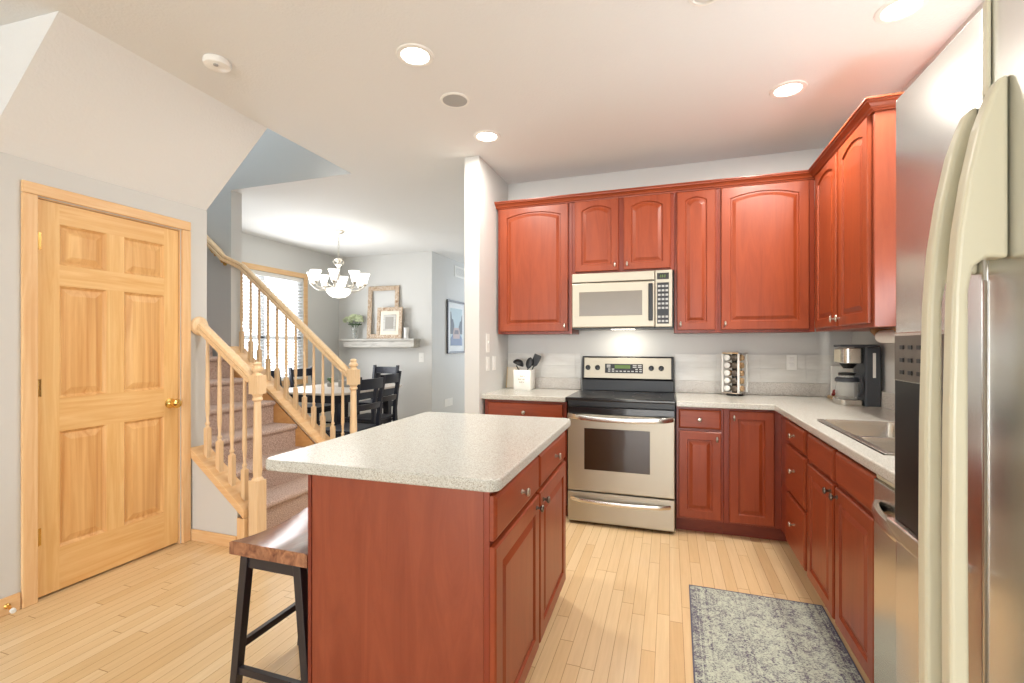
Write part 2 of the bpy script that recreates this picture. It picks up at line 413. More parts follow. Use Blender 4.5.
# --- six panel closet door
d = base_struct('door_1', (XL, 1.863, 0))
def casing_leg(y0, y1): return B().box(XL, XL+.018, y0, y1, 0, 2.055)
obj('casing', casing_leg(1.430, 1.492), M['oak'], d, bevel=.005); obj('casing', casing_leg(2.234, 2.292), M['oak'], d, bevel=.005)
obj('casing', B().box(XL, XL+.018, 1.430, 2.292, 2.056, 2.116), M['oak_h'], d, bevel=.005)
b = B(); b.box(-3.155, XL-.002, 1.4945, 1.4985, .0, DZ-.001); b.box(-3.155, XL-.002, 2.2275, 2.2315, .0, DZ-.001); b.box(-3.155, XL-.002, 1.4985, 2.2275, DZ-.005, DZ-.001)
obj('jamb', b, M['oak'], d)
DF = XL-.012; y0, y1 = 1.501, 2.225; zb, zt = .012, 2.044
b = B(); fr = (DF-.035, DF)
s1, s2 = 1.594, 2.135; m1, m2 = 1.812, 1.904
rails = [(zb, .235), (.845, 1.022), (1.612, 1.722), (1.936, zt)]
b.box(*fr, y0, s1, zb, zt); b.box(*fr, s2, y1, zb, zt)
for i in range(3): b.box(*fr, m1, m2, rails[i][1], rails[i+1][0])
b.mi = 1
for r in rails: b.box(*fr, s1, s2, *r)
obj('door_leaf', b, [M['fir'], M['fir_h']], d)
for a0, a1 in ((s1, m1), (m2, s2)):
    for i in range(3):
        z0, z1 = rails[i][1], rails[i+1][0]
        def R(ins, x): return [(x, a0+ins, z0+ins), (x, a1-ins, z0+ins), (x, a1-ins, z1-ins), (x, a0+ins, z1-ins)]
        obj('panel', B().rings([R(0, DF-.03), R(0, DF-.002), R(.013, DF-.014), R(.018, DF-.014), R(.05, DF-.004)]), M['fir_panel'], d)
for z in (.32, 1.08, 1.83):
    b = B(); b.cyl((DF+.004, 1.4985, z-.045), (DF+.004, 1.4985, z+.045), .0065, seg=10); b.box(DF, DF+.002, 1.501, 1.517, z-.044, z+.044)
    obj('hinge', b, M['brass'], d, smooth=40)
b = B(); b.lathe([(.0,0),(.032,0),(.032,.006),(.018,.012),(.012,.03),(.014,.038),(.026,.046),(.03,.058),(.027,.07),(.012,.077),(.0,.078)], (DF, 2.172, .925), (1,0,0), 24)
k = obj('knob', b, M['brass'], d, smooth=50); k['label'] = 'polished brass door knob'

t = thing('door_stop', 'small spring door stop with a white tip on the baseboard left of the wooden door', 'door stop', (XL+.014, 1.375, .045))
b = B(); b.lathe([(.012,0),(.012,.006),(.006,.01),(.006,.07)], (XL+.014, 1.375, .045), (1,-.2,0), 12); obj('spring', b, M['brass'], t, smooth=40)
b = B(); b.lathe([(.008,.07),(.011,.075),(.011,.09),(.008,.094)], (XL+.014, 1.375, .045), (1,-.2,0), 12); obj('tip', b, M['rubber'], t, smooth=40)

# ------------------------------------------------------------------ stairs
RIS, TR, XS, YS0, YS1 = .1985, .247, -2.665, 2.418, 3.360
st = thing('staircase', 'carpeted staircase climbing to the left between wooden railings', 'stairs', (-2.665, 2.9, 0))
for i in range(13):
    xf = XS - TR*i; z1 = RIS*(i+1); z0 = max(0, z1-RIS-.02)
    p = [(xf, z0 if i == 0 else z1-RIS), (xf, z1-.045)]
    for k in range(7):
        a = -PI/2 + PI*k/6; p.append((xf+.004+.021*math.cos(a), z1-.022+.022*math.sin(a)))
    p += [(xf-TR-.004, z1), (xf-TR-.004, z0 if i == 0 else z1-RIS-.0)]
    ys0 = YS0 if xf > -3.2 else 2.419
    obj('carpeted_step', B().prism(p, 'Y', ys0, YS1), M['carpet'], st, smooth=40)
sl = RIS/TR
def zn(x): return RIS + (XS - x)*sl        # nosing line height
b = B(); xa, xb = -2.60, -3.95
b.prism([(xa, 0), (xa, zn(xa)+.0), (xb, zn(xb)+.0), (xb, 0)], 'Y', 3.362, 3.378)
o = obj('skirt_board', b, wood('oak_stair_skirt', S(206,150,90), S(222,172,112), (3,16,9), .4, .15), st)

def baluster(x, y, z0, z1, parent, sq=.032):
    b = B(); h = z1-z0; s = sq/2
    b.box(x-s, x+s, y-s, y+s, z0-.03, z0+.19)
    L = h-.19
    prof = [(s*.98,0),(s*.8,.008),(s*.62,.014),(s*.95,.024),(s*.95,.03),(s*.55,.042),(s*.72,.10),(s*.93,.22*L),(s*.8,.5*L),(s*.62,L+.02)]
    b.lathe(prof, (x, y, z0+.19), seg=12)
    return obj('baluster', b, M['baluster'], parent, smooth=35)
def newel(x, y, zbase, zsq, zblk0, zblk1, ztop, parent, w=.088):
    b = B(); s = w/2
    b.box(x-s, x+s, y-s, y+s, zbase, zsq); b.box(x-s, x+s, y-s, y+s, zblk0, zblk1)
    L = zblk0-zsq
    b.lathe([(s*1.0,0),(s*.9,.012),(s*.7,.02),(s*.7,.03),(s*.78,.05),(s*.70,.4*L),(s*.62,L-.07),(s*.6,L-.05),(s*.85,L-.04),(s*.85,L-.028),(s*.7,L-.02),(s*.95,L)], (x, y, zsq), seg=20)
    H = ztop-zblk1
    b.lathe([(s*.95,0),(s*.7,H*.12),(s*.62,H*.2),(s*.95,H*.35),(s*.98,H*.5),(s*.7,H*.6),(s*.62,H*.7),(s*.75,H*.85),(s*.4,H*.98),(0,H)], (x, y, zblk1), seg=20)
    return obj('newel_post', b, M['baluster'], parent, smooth=35)
hr = [(-.028,-.03),(.028,-.03),(.03,-.012),(.024,-.004),(.032,.008),(.028,.024),(.014,.033),(-.014,.033),(-.028,.024),(-.032,.008),(-.024,-.004),(-.03,-.012)]

# near railing on its knee wall
nr = thing('stair_railing', 'short wooden stair railing beside the closet door ending at a newel post', 'railing', (-2.8, 2.357, 0))
ncap = lambda x: .612 + (-3.034-x)*.775
b = B(); b.prism([(XL, 0), (-2.628, 0), (-2.628, ncap(-2.628)-.056), (XL, ncap(XL)-.056)], 'Y', 2.302, 2.412); struct('wall_knee', b, M['wall'])
b = B(); b.prism([(XL, ncap(XL)-.055), (-2.566, ncap(-2.566)-.055), (-2.566, ncap(-2.566)+.002), (XL, ncap(XL)+.002)], 'Y', 2.290, 2.424); obj('cap_board', b, M['oak_h'], nr, bevel=.004)
obj('end_trim', B().box(-2.627, -2.566, 2.296, 2.416, 0, ncap(-2.566)-.057), M['oak'], nr, bevel=.003)
newel(-2.520, 2.357, 0, .43, .985, 1.105, 1.192, nr, .072)
for x in (-2.954, -2.846, -2.737, -2.628): baluster(x, 2.357, ncap(x)+.002, 1.395+(-2.99-x)*.765-.02, nr)
b = B(); b.sweep(hr, [(-3.012, 2.357, 1.425), (-2.558, 2.357, 1.082)]); obj('handrail', b, M['baluster'], nr, smooth=40)
b = B(); b.lathe([(0,0),(.062,0),(.065,.008),(.058,.014),(.056,.02),(.045,.026),(0,.027)], (XL+.001, 2.357, 1.428), (1,0,0), 24); obj('rosette', b, M['baluster'], nr, smooth=40)
struct('baseboard_stair', B().box(XL+.019, -2.628, 2.288, 2.301, 0, .075), M['oak_h'], bevel=.003)

# far railing
fr_ = thing('stair_railing', 'long wooden stair railing in front of the dining window with many turned balusters', 'railing', (-3.3, 3.45, 0))
fcap = lambda x: zn(x) + .055
b = B(); b.prism([(-2.60, 0), (-2.60, fcap(-2.60)-.032), (-3.949, fcap(-3.949)-.032), (-3.949, 0)], 'Y', 3.380, 3.51); struct('wall_curb', b, M['wall'])
b = B(); b.prism([(-2.60, fcap(-2.60)-.03), (-3.949, fcap(-3.949)-.03), (-3.949, fcap(-3.949)+.002), (-2.60, fcap(-2.60)+.002)], 'Y', 3.355, 3.525); obj('cap_board', b, M['oak_h'], fr_, bevel=.004)
newel(-2.612, 3.45, .0, .50, .955, 1.085, 1.180, fr_, .080)
railz = lambda x: 1.065 + (-2.68-x)*.818
for x in (-3.885,-3.772,-3.668,-3.562,-3.455,-3.348,-3.240,-3.140,-3.037,-2.937,-2.830,-2.724): baluster(x, 3.45, fcap(x)+.002, railz(x)-.035, fr_)
b = B(); b.sweep(hr, [(-2.65, 3.45, railz(-2.65)), (-3.88, 3.45, railz(-3.88)), (-3.925, 3.42, railz(-3.90)+.008), (-3.985, 3.335, railz(-3.90)+.055), (-4.03, 3.325, railz(-3.90)+.115), (-6.0, 3.325, railz(-3.90)+.115+1.97*.818)])
obj('handrail', b, M['baluster'], fr_, smooth=40)
for x in (-4.02, -4.14, -5.2):
    z = railz(-3.90)+.115+(-4.03-x)*.818
    b = B(); b.tube([(x, 3.389, z-.09), (x, 3.35, z-.085), (x, 3.326, z-.055), (x, 3.325, z-.032)], .007, 8, up=(1,0,0)); b.lathe([(.025,0),(.025,.006),(.01,.01)], (x, 3.3895, z-.09), (0,-1,0), 14)
    obj('bracket', b, M['brass'], fr_, smooth=40)

# ------------------------------------------------------------------ cabinets
def knob(p, N, parent, m='nickel', r=.015, s=1):
    b = B(); b.lathe([(.009,0),(.009,.003),(.0055,.006),(.0055,.014),(r*.8,.018),(r,.023),(r*.85,.028),(0,.031)], p, N, 16)
    return obj('knob', b, M[m], parent, smooth=45)
def pull(p, N, parent):
    """small upright oval pull on a wall cabinet door"""
    b = B(); N = Vector(N); p = Vector(p); U = Vector((0,0,1)).cross(N)
    b.lathe([(.006,0),(.006,.016)], p, N, 10)
    rr = []
    for n, k in ((.014,.5),(.018,1),(.023,1),(.027,.6)):
        rr.append([p+N*n+U*(.008*k*math.cos(a))+Vector((0,0,.02*k*math.sin(a))) for a in [2*PI*i/14 for i in range(14)]])
    b.rings(rr); return obj('knob', b, M['nickel'], parent, smooth=45)
def door(name, o, U, N, w, h, style, parent, kp=None, kf=knob, fw=.055, m='cherry', km='nickel'):
    d = obj(name, B().front(o, U, N, w, h, .02, style, fw, None, .044 if style == 'arch' else None), M[m], parent)
    if kp:
        P = Vector(o)+Vector(U)*kp[0]+Vector((0,0,1))*kp[1]
        kf(P, N, d) if kf is pull else knob(P, N, d, km)
    return d
BX, BN = (1,0,0), (0,-1,0)             # fronts facing the camera
RU, RN = (0,-1,0), (-1,0,0)            # fronts on the right-hand run (U runs towards the camera)
IU, IN_ = (0,1,0), (1,0,0)             # fronts on the island

# --- upper cabinets
YU = 3.745
def wall_box(name, label, x0, x1, z0, z1, holes=None):
    t = thing(name, label, 'cabinet', ((x0+x1)/2, YB-.16, z0))
    obj('body', B().box(x0, x1, YU+.021, YB-.001, z0, z1), M['cherry_box'], t, bevel=.002)
    return t
t = wall_box('wall_cabinet', 'tall single door cherry wall cabinet left of the microwave', -1.385, -.747, 1.39, 2.450)
door('door', (-1.362, YU, 1.41), BX, BN, .585, 1.036, 'arch', t, (.558, .045), pull, .062)
t = wall_box('wall_cabinet', 'short two door cherry wall cabinet above the microwave', -.746, .034, 1.866, 2.450)
door('door', (-.722, YU, 1.882), BX, BN, .345, .566, 'arch', t, (.318, .045), pull, .055)
door('door', (-.338, YU, 1.882), BX, BN, .345, .566, 'arch', t, (.027, .045), pull, .055)
t = wall_box('wall_cabinet', 'narrow single door cherry wall cabinet right of the microwave', .035, .338, 1.39, 2.450)
door('door', (.052, YU, 1.41), BX, BN, .268, 1.036, 'arch', t, (.027, .045), pull, .058)
t = wall_box('wall_cabinet', 'wide single door cherry wall cabinet in the back right corner', .339, .957, 1.39, 2.450)
door('door', (.358, YU, 1.41), BX, BN, .562, 1.036, 'arch', t, (.027, .045), pull, .062)
t = thing('wall_cabinet', 'two door cherry wall cabinet on the right wall above the coffee maker', 'cabinet', (1.11, 3.2, 1.39))
obj('body', B().box(.9585, XR-.001, 2.766, 3.744, 1.39, 2.450), M['end_panel'], t, bevel=.002)
door('door', (.9375, 3.690, 1.41), RU, RN, .425, 1.036, 'arch', t, (.398, .045), pull, .058)
door('door', (.9375, 3.222, 1.41), RU, RN, .425, 1.036, 'arch', t, (.027, .045), pull, .058)
# crown moulding swept round the cabinet tops
def crown():
    b = B(); pth = [(-1.386, YB-.002), (-1.386, YU+.018), (.9555, YU+.018), (.9555, 2.764), (XR-.002, 2.764)]
    prof = [(0,2.451),(.006,2.451),(.008,2.458),(.016,2.461),(.02,2.470),(.032,2.481),(.042,2.486),(.044,2.493),(.052,2.496),(.052,2.504),(-.03,2.504),(-.03,2.451)]
    n = len(pth); rr = []
    def nrm(a, c): d = Vector((c[0]-a[0], c[1]-a[1])).normalized(); return Vector((-d.y, d.x))
    for i in range(n):
        ns = []
        if i > 0: ns.append(nrm(pth[i-1], pth[i]))
        if i < n-1: ns.append(nrm(pth[i], pth[i+1]))
        # outward normal is to the right of travel
        ns = [-q for q in ns]
        mdir = ns[0] if len(ns) == 1 else (ns[0]+ns[1])/(1+ns[0].dot(ns[1]))
        rr.append([(pth[i][0]+mdir.x*o, pth[i][1]+mdir.y*o, z) for o, z in prof])
    b.rings(rr); return obj('crown_moulding', b, M['cherry_h'])
tag(crown(), 'stepped cherry crown moulding running along the tops of the wall cabinets', 'crown moulding')

# --- base cabinets, back run
YF = 3.44
def base_box(label, x0, x1):
    t = thing('base_cabinet', label, 'cabinet', ((x0+x1)/2, 3.76, 0))
    obj('body', B().box(x0, x1, YF+.021, YB-.001, .10, .875), M['cherry_box'], t, bevel=.002)
    obj('toe_kick', B().box(x0, x1, YF+.085, YF+.1, 0, .10), M['cherry_dark'], t)
    return t
t = base_box('cherry base cabinet with one drawer left of the range', -1.385, -.727)
door('drawer', (-1.355, YF, .715), BX, BN, .60, .140, 'slab', t, (.30, .07), m='cherry_h')
door('door', (-1.355, YF, .115), BX, BN, .60, .585, 'square', t, (.57, .54))
t = base_box('narrow cherry base cabinet with one drawer right of the range', .045, .345)
door('drawer', (.06, YF, .728), BX, BN, .27, .130, 'slab', t, (.135, .065), m='cherry_h')
door('door', (.06, YF, .115), BX, BN, .27, .595, 'square', t, (.243, .55), pull)
t = base_box('cherry corner base cabinet with a single tall door', .346, 1.27)
door('door', (.38, YF, .115), BX, BN, .268, .745, 'square', t, (.027, .70), pull)
# --- right run
XF = .668
def hollow_body(t, y0, y1):
    b = B(); x0, x1 = XF+.021, XR-.001
    b.box(x0, x0+.019, y0, y1, .10, .875); b.box(x0+.0191, x1, y0, y0+.016, .10, .875); b.box(x0+.0191, x1, y1-.016, y1, .10, .875)
    b.box(x0+.0191, x1-.0121, y0+.0161, y1-.0161, .10, .118); b.box(x1-.012, x1, y0+.0161, y1-.0161, .10, .875)
    return obj('body', b, M['cherry_box'], t)
def rbox(label, y0, y1, hollow=False):
    t = thing('base_cabinet', label, 'cabinet', (.97, (y0+y1)/2, 0))
    obj('body', B().box(XF+.021, XR-.001, y0, y1, .10, .875), M['cherry_box'], t, bevel=.002) if not hollow else hollow_body(t, y0, y1)
    obj('toe_kick', B().box(XF+.085, XF+.1, y0, y1, 0, .10), M['cherry_dark'], t)
    return t
t = rbox('cherry base cabinet with a stack of three drawers near the corner', 2.80, 3.459)
for z, h in ((.722, .126), (.435, .268), (.115, .300)):
    door('drawer', (XF, 3.235, z), RU, RN, .41, h, 'slab', t, (.205, h*.5 if h < .2 else h*.56), m='cherry_h')
t = rbox('cherry sink base cabinet with two doors beside the dishwasher', 1.930, 2.799, True)
for y0, kx in ((2.768, .37), (2.338, .03)):
    door('drawer_front', (XF, y0, .712), RU, RN, .40, .136, 'slab', t, m='cherry_h')
    door('door', (XF, y0, .115), RU, RN, .40, .58, 'square', t, (kx, .545), fw=.052, km='pewter')

# --- worktops
def slab_mesh(cells, z0, z1):
    b = B()
    for (x0, x1, y0, y1) in cells:
        b._f([b.bm.verts.new(p) for p in ((x0,y0,z1),(x1,y0,z1),(x1,y1,z1),(x0,y1,z1))])
    bmesh.ops.remove_doubles(b.bm, verts=b.bm.verts[:], dist=1e-5)
    bmesh.ops.recalc_face_normals(b.bm, faces=b.bm.faces[:])
    r = bmesh.ops.extrude_face_region(b.bm, geom=b.bm.faces[:])
    bmesh.ops.translate(b.bm, verts=[v for v in r['geom'] if isinstance(v, bmesh.types.BMVert)], vec=(0,0,z0-z1))
    bmesh.ops.recalc_face_normals(b.bm, faces=b.bm.faces[:])
    return b
t = tag(obj('countertop', slab_mesh([(-1.399, -.729, 3.418, YB-.002)], .876, .914), M['counter'], bevel=.006), 'pale speckled worktop left of the range under the utensil crock', 'countertop')
obj('backsplash', B().box(-1.399, -.729, YB-.022, YB-.003, .9145, 1.012), M['counter_b'], t, bevel=.003)
xs = [.043, .642, .718, 1.075, XR-.002]; ys = [1.295, 1.985, 2.805, 3.418, YB-.002]
cells = []
for i in range(4):
    for j in range(4):
        if i == 0 and j < 3: continue
        if i == 2 and j == 1: continue
        cells.append((xs[i], xs[i+1], ys[j], ys[j+1]))
t = tag(obj('countertop', slab_mesh(cells, .876, .914), M['counter'], bevel=.006), 'pale speckled corner worktop holding the sink and coffee maker', 'countertop')
b = B(); b.box(.043, XR-.003, YB-.022, YB-.003, .9145, 1.012); b.box(XR-.022, XR-.003, 1.295, YB-.0225, .9145, 1.012)
obj('backsplash', b, M['counter_b'], t, bevel=.003)
# sink
t = thing('kitchen_sink', 'double bowl stainless sink set into the corner worktop', 'sink', (.9, 2.395, .914))
def bowl(y0, y1, dep):
    x0, x1 = .745, 1.045; zt = .9195
    def R(ins, z, r=.03):
        pts = []
        for cx, cy, a0 in ((x1-ins-r, y1-ins-r, 0), (x0+ins+r, y1-ins-r, 90), (x0+ins+r, y0+ins+r, 180), (x1-ins-r, y0+ins+r, 270)):
            for k in range(5): a = math.radians(a0+90*k/4); pts.append((cx+r*math.cos(a), cy+r*math.sin(a), z))
        return pts
    b = B(); b.rings([R(0, zt-.001), R(.004, .90), R(.012, zt-dep+.03), R(.035, zt-dep)], cap0=False)
    return obj('bowl', b, M['steel'], t, smooth=50)
bowl(2.338, 2.788, .19); bowl(2.002, 2.306, .17)
sx = [.720, .745, 1.045, 1.073]; sy = [1.987, 2.002, 2.306, 2.338, 2.788, 2.803]; cells = []
for i in range(3):
    for j in range(5):
        if i == 1 and j in (1, 3): continue
        cells.append((sx[i], sx[i+1], sy[j], sy[j+1]))
obj('rim', slab_mesh(cells, .9145, .9195), M['steel'], t, bevel=.002)

# --- dishwasher
t = thing('dishwasher', 'stainless dishwasher with a bowed handle between sink cabinet and refrigerator', 'dishwasher', (.97, 1.615, 0))
obj('body', B().box(XF+.03, XR-.02, 1.302, 1.928, .10, .872), M['fridge_case'], t)
obj('door_panel', B().box(XF-.004, XF+.029, 1.306, 1.926, .115, .845), M['steel'], t, bevel=.006)
obj('control_strip', B().box(XF+.004, XF+.029, 1.306, 1.926, .847, .871), M['almond'], t, bevel=.003)
obj('toe_panel', B().box(XF+.07, XF+.09, 1.306, 1.926, 0, .099), M['black'], t)
b = B(); pth = []
for k in range(17):
    a = k/16; pth.append((XF-.004-.055*math.sin(PI*a)**.6, 1.35+.53*a, .765))
b.sweep([(-.008,-.018),(.008,-.018),(.011,0),(.008,.018),(-.008,.018),(-.011,0)], pth); obj('handle', b, M['steel'], t, smooth=50)

# ------------------------------------------------------------------ range
RX0, RX1, RY = -.708, .038, 3.402
t = thing('range', 'stainless electric range with a black glass cooktop', 'stove', ((RX0+RX1)/2, 3.73, 0))
obj('body', B().box(RX0, RX1, RY+.03, YB-.026, .02, .895), M['black'], t)
b = B()
for x in (RX0+.05, RX1-.05):
    for y in (RY+.08, YB-.1): b.cyl((x, y, 0), (x, y, .02), .018, seg=12)
obj('foot', b, M['black'], t)
b = B(); b.box(RX0-.018, RX1+.003, RY-.002, YB-.09, .896, .917); ck = obj('cooktop', b, M['black_glass'], t, bevel=.005)
for (x, y, r) in ((RX0+.2, 3.60, .115), (RX1-.2, 3.60, .10), (RX0+.2, 3.83, .085), (RX1-.2, 3.83, .105)):
    b = B(); b.rings([[(x+q*math.cos(a), y+q*math.sin(a), z) for a in [2*PI*i/40 for i in range(40)]] for q, z in ((r-.004,.9171),(r-.004,.9176),(r,.9176),(r,.9171))], False, False)
    obj('burner_ring', b, M['pewter'], ck)
obj('front_strip', B().box(RX0, RX1, RY, RY+.029, .855, .8955), M['black'], t, bevel=.003)
# oven door
dz0, dz1 = .245, .850
dr = obj('oven_door', B().box(RX0+.002, RX1-.002, RY-.012, RY+.028, dz0, dz1-.052), M['steel_range'], t, bevel=.008)
obj('vent_trim', B().box(RX0+.004, RX1-.004, RY+.0, RY+.026, dz1-.05, dz1), M['black_glass'], dr, bevel=.003)
obj('window', B().box(-.584, -.128, RY-.0145, RY-.0125, .402, .700), M['oven_glass'], dr, bevel=.002)
def bow(x0, x1, z, y, out, sag, r, n=20):
    p = []
    for k in range(n+1):
        a = k/n; s = math.sin(PI*a)
        p.append((x0+(x1-x0)*a, y-out*min(1, (s*3.2))**.7, z-sag*s))
    return p
b = B(); b.sweep([(-.011,-.017),(.011,-.017),(.015,0),(.011,.017),(-.011,.017),(-.015,0)], bow(RX0+.012, RX1-.02, .790, RY-.010, .045, .018, .014)); obj('handle', b, M['steel'], dr, smooth=50)
dw = obj('drawer', B().box(RX0+.002, RX1-.002, RY-.012, RY+.028, .022, .238), M['steel_range'], t, bevel=.008)
b = B(); b.sweep([(-.008,-.013),(.008,-.013),(.011,0),(.008,.013),(-.008,.013),(-.011,0)], bow(RX0+.03, RX1-.035, .190, RY-.011, .03, .012, .01)); obj('handle', b, M['steel'], dw, smooth=50)
# backguard
bg = obj('backguard', B().prism([(4.045, .917), (3.985, .917), (3.985, 1.01), (3.962, 1.02), (3.982, 1.195), (3.995, 1.203), (4.045, 1.203)], 'X', RX0+.004, RX1-.004), M['black'], t, bevel=.004)
def onface(z): return 3.962+(z-1.02)/(1.195-1.02)*.02
def tilt(b0, x0, x1, z0, z1, n0, n1):
    b0.rings([[(x0, onface(z0)-n, z0), (x1, onface(z0)-n, z0), (x1, onface(z1)-n, z1), (x0, onface(z1)-n, z1)] for n in (n0, n1)]); return b0
cp = obj('control_face', tilt(B(), RX0+.025, RX1-.025, 1.024, 1.192, .0005, .004), M['steel_range'], bg, bevel=.0015)
obj('display_panel', tilt(B(), -.51, -.205, 1.067, 1.143, .0045, .007), M['black'], bg, bevel=.004)
dsp = obj('clock_display', tilt(B(), -.430, -.305, 1.105, 1.134, .0072, .009), M['lcd'], bg)
for i in range(9):
    for j in range(2):
        x = -.485+.0315*i; z = 1.078+.0165*j
        if j and -.445 < x < -.29: continue
        obj('button', tilt(B(), x, x+.020, z, z+.009, .0072, .0085), M['grey_plastic'], bg)
for x in (-.495, -.285, -.245):
    for z in (1.112, 1.126): obj('button', tilt(B(), x, x+.03, z, z+.009, .0072, .0085), M['grey_plastic'], bg)
for x in (-.652, -.572, -.140, -.063):
    b = B(); z = 1.11; b.lathe([(.021,0),(.021,.004),(.017,.007),(.016,.022),(0,.024)], (x, onface(z)-.004, z), (0,-1,.11), 20); b.box(x-.003, x+.003, onface(z)-.033, onface(z)-.024, z-.015, z+.015)
    obj('knob', b, M['black'], bg, smooth=40)

# ------------------------------------------------------------------ microwave
MX0, MX1, MY, MZ0, MZ1 = -.732, .020, 3.672, 1.425, 1.858
t = thing('microwave', 'stainless over the range microwave mounted under the short wall cabinet', 'microwave', (-.35, 3.87, MZ0))
obj('body', B().box(MX0+.002, MX1+.008, MY+.03, YB-.002, MZ0, MZ1), M['black'], t)
obj('vent_grille', B().box(MX0, -.105, MY+.004, MY+.029, 1.787, MZ1), M['steel_range'], t, bevel=.006)
dr = obj('door', B().box(MX0, -.105, MY, MY+.029, MZ0+.008, 1.782), M['steel_range'], t, bevel=.008)
obj('window', B().box(-.672, -.195, MY-.003, MY-.0005, 1.525, 1.712), M['mw_glass'], dr, bevel=.002)
obj('handle', B().box(-.150, -.118, MY-.016, MY-.0005, 1.482, 1.762), M['black'], dr, bevel=.006)
cp = obj('control_panel', B().box(-.102, MX1, MY+.0, MY+.029, MZ0+.008, MZ1), M['steel_range'], t, bevel=.005)
obj('display', B().box(-.088, -.004, MY-.002, MY-.0005, 1.788, 1.836), M['black_glass'], cp)
obj('digits', B().box(-.066, -.058, MY-.003, MY-.0022, 1.802, 1.822).box(-.052, -.044, MY-.003, MY-.0022, 1.802, 1.822).box(-.036, -.028, MY-.003, MY-.0022, 1.802, 1.822), M['lcd'], cp)
obj('keypad', B().box(-.088, -.004, MY-.002, MY-.0005, 1.458, 1.764), M['black'], cp)
for i in range(3):
    for j in range(9):
        if j == 2: continue
        obj('button', B().box(-.082+.027*i, -.063+.027*i, MY-.003, MY-.0021, 1.47+.0325*j, 1.485+.0325*j), M['grey_plastic'], cp)
b = B(); b.box(-.44, -.26, MY+.12, MY+.2, MZ0-.004, MZ0-.0005); obj('lamp_lens', b, mat('hood_lamp_lens', S(255,248,230), .4, emit=(1,.93,.8,1), estr=4), t)
area('hood_lamp', (-.34, 3.84, MZ0-.012), .16, 1.6, (0, .25, -1), (1, .93, .8), size_y=.07)

# ------------------------------------------------------------------ refrigerator
FX = .460; FY0, FY1, FS = .320, 1.235, .916
t = thing('refrigerator', 'side by side stainless refrigerator with cream handles at the right edge', 'refrigerator', (.86, .78, 0))
obj('body', B().box(FX+.075, XR-.012, FY0+.004, FY1-.004, .02, 1.800), M['fridge_case'], t, bevel=.006)
obj('base_grille', B().box(FX+.05, FX+.07, FY0+.01, FY1-.01, .0, .075), M['black'], t)
def fdoor(y0, y1):
    r = .022; pts = [(FX+.072, y0), (FX+.072, y1)]
    for k in range(6): a = PI/2*k/5; pts.append((FX+r-r*math.sin(a), y1-r+r*math.cos(a)))
    for k in range(6): a = PI/2*k/5; pts.append((FX+.008-.008*math.cos(a), y0+.008-.008*math.sin(a)))
    return pts
def fdoor2(y0, y1):
    r = .022; pts = [(FX+.072, y1), (FX+.072, y0)]
    for k in range(6): a = PI/2*k/5; pts.append((FX+r-r*math.sin(a), y0+r-r*math.cos(a)))
    for k in range(6): a = PI/2*k/5; pts.append((FX+.008-.008*math.cos(a), y1-.008+.008*math.sin(a)))
    return pts
fd = obj('freezer_door', B().prism(fdoor(FS+.002, FY1), 'Z', .08, 1.826), M['steel_fridge'], t, bevel=.004, smooth=30)
rd = obj('fresh_food_door', B().prism(fdoor2(FY0, FS-.002), 'Z', .08, 1.826), M['steel_fridge'], t, bevel=.004, smooth=30)
def handle(y, ztop, parent):
    out = [(FX-.0005, ztop), (FX-.012, ztop-.006), (.438, ztop-.033), (.426, ztop-.072), (.412, ztop-.146), (.402, ztop-.222), (.396, ztop-.31), (.392, ztop-.5), (.391, 1.0), (.392, .66), (.398, .52), (.41, .44), (.426, .38), (.44, .35), (FX-.0005, .335)]
    inn = [(FX-.0005, .60), (.424, .615), (.416, .64), (.414, 1.0), (.414, ztop-.31), (.420, ztop-.275), (.436, ztop-.262), (FX-.0005, ztop-.265)]
    b = B(); b.prism(out+inn, 'Y', y-.014, y+.014)
    return obj('handle', b, M['almond'], parent, bevel=.006, seg=3)
h1 = handle(.944, 1.677, fd); h2 = handle(.874, 1.690, rd)
for h in (h1, h2): h['label'] = 'long cream plastic grip arched at the top'
obj('edge_trim', B().box(FX-.006, FX-.0005, FS-.016, FS-.004, 1.68, 1.824), M['almond'], rd, bevel=.002)
obj('edge_trim', B().box(FX-.002, FX+.002, FS-.0015, FS+.0015, .09, 1.40), M['steel'], fd)
# ice and water dispenser
dy0, dy1 = .972, 1.213
ds = obj('dispenser', B().box(FX-.004, FX-.0005, dy0, dy1, .885, 1.327), M['steel'], fd, bevel=.002)
obj('control_panel', B().box(FX-.007, FX-.0042, dy0+.008, dy1-.008, 1.228, 1.320), M['pewter'], ds, bevel=.001)
for y in (1.17, 1.135, 1.10):
    for z in (1.245, 1.27, 1.296): obj('button', B().box(FX-.009, FX-.0072, y-.007, y+.007, z-.004, z+.004), M['black'], ds)
b = B(); b.box(FX-.006, FX-.0042, dy0+.008, dy1-.008, .922, 1.226); obj('recess', b, mat('dispenser_recess', S(10,10,11), .3), ds)
b = B(); p = []
for k in range(11): a = k/10; p.append((dy0+.008+(dy1-dy0-.016)*a, .900+.022*(2*a-1)**2))
b.prism(p + [(dy1-.008, .935), (dy0+.008, .935)], 'X', FX-.022, FX-.0062); obj('drip_tray', b, M['steel'], ds, bevel=.003)

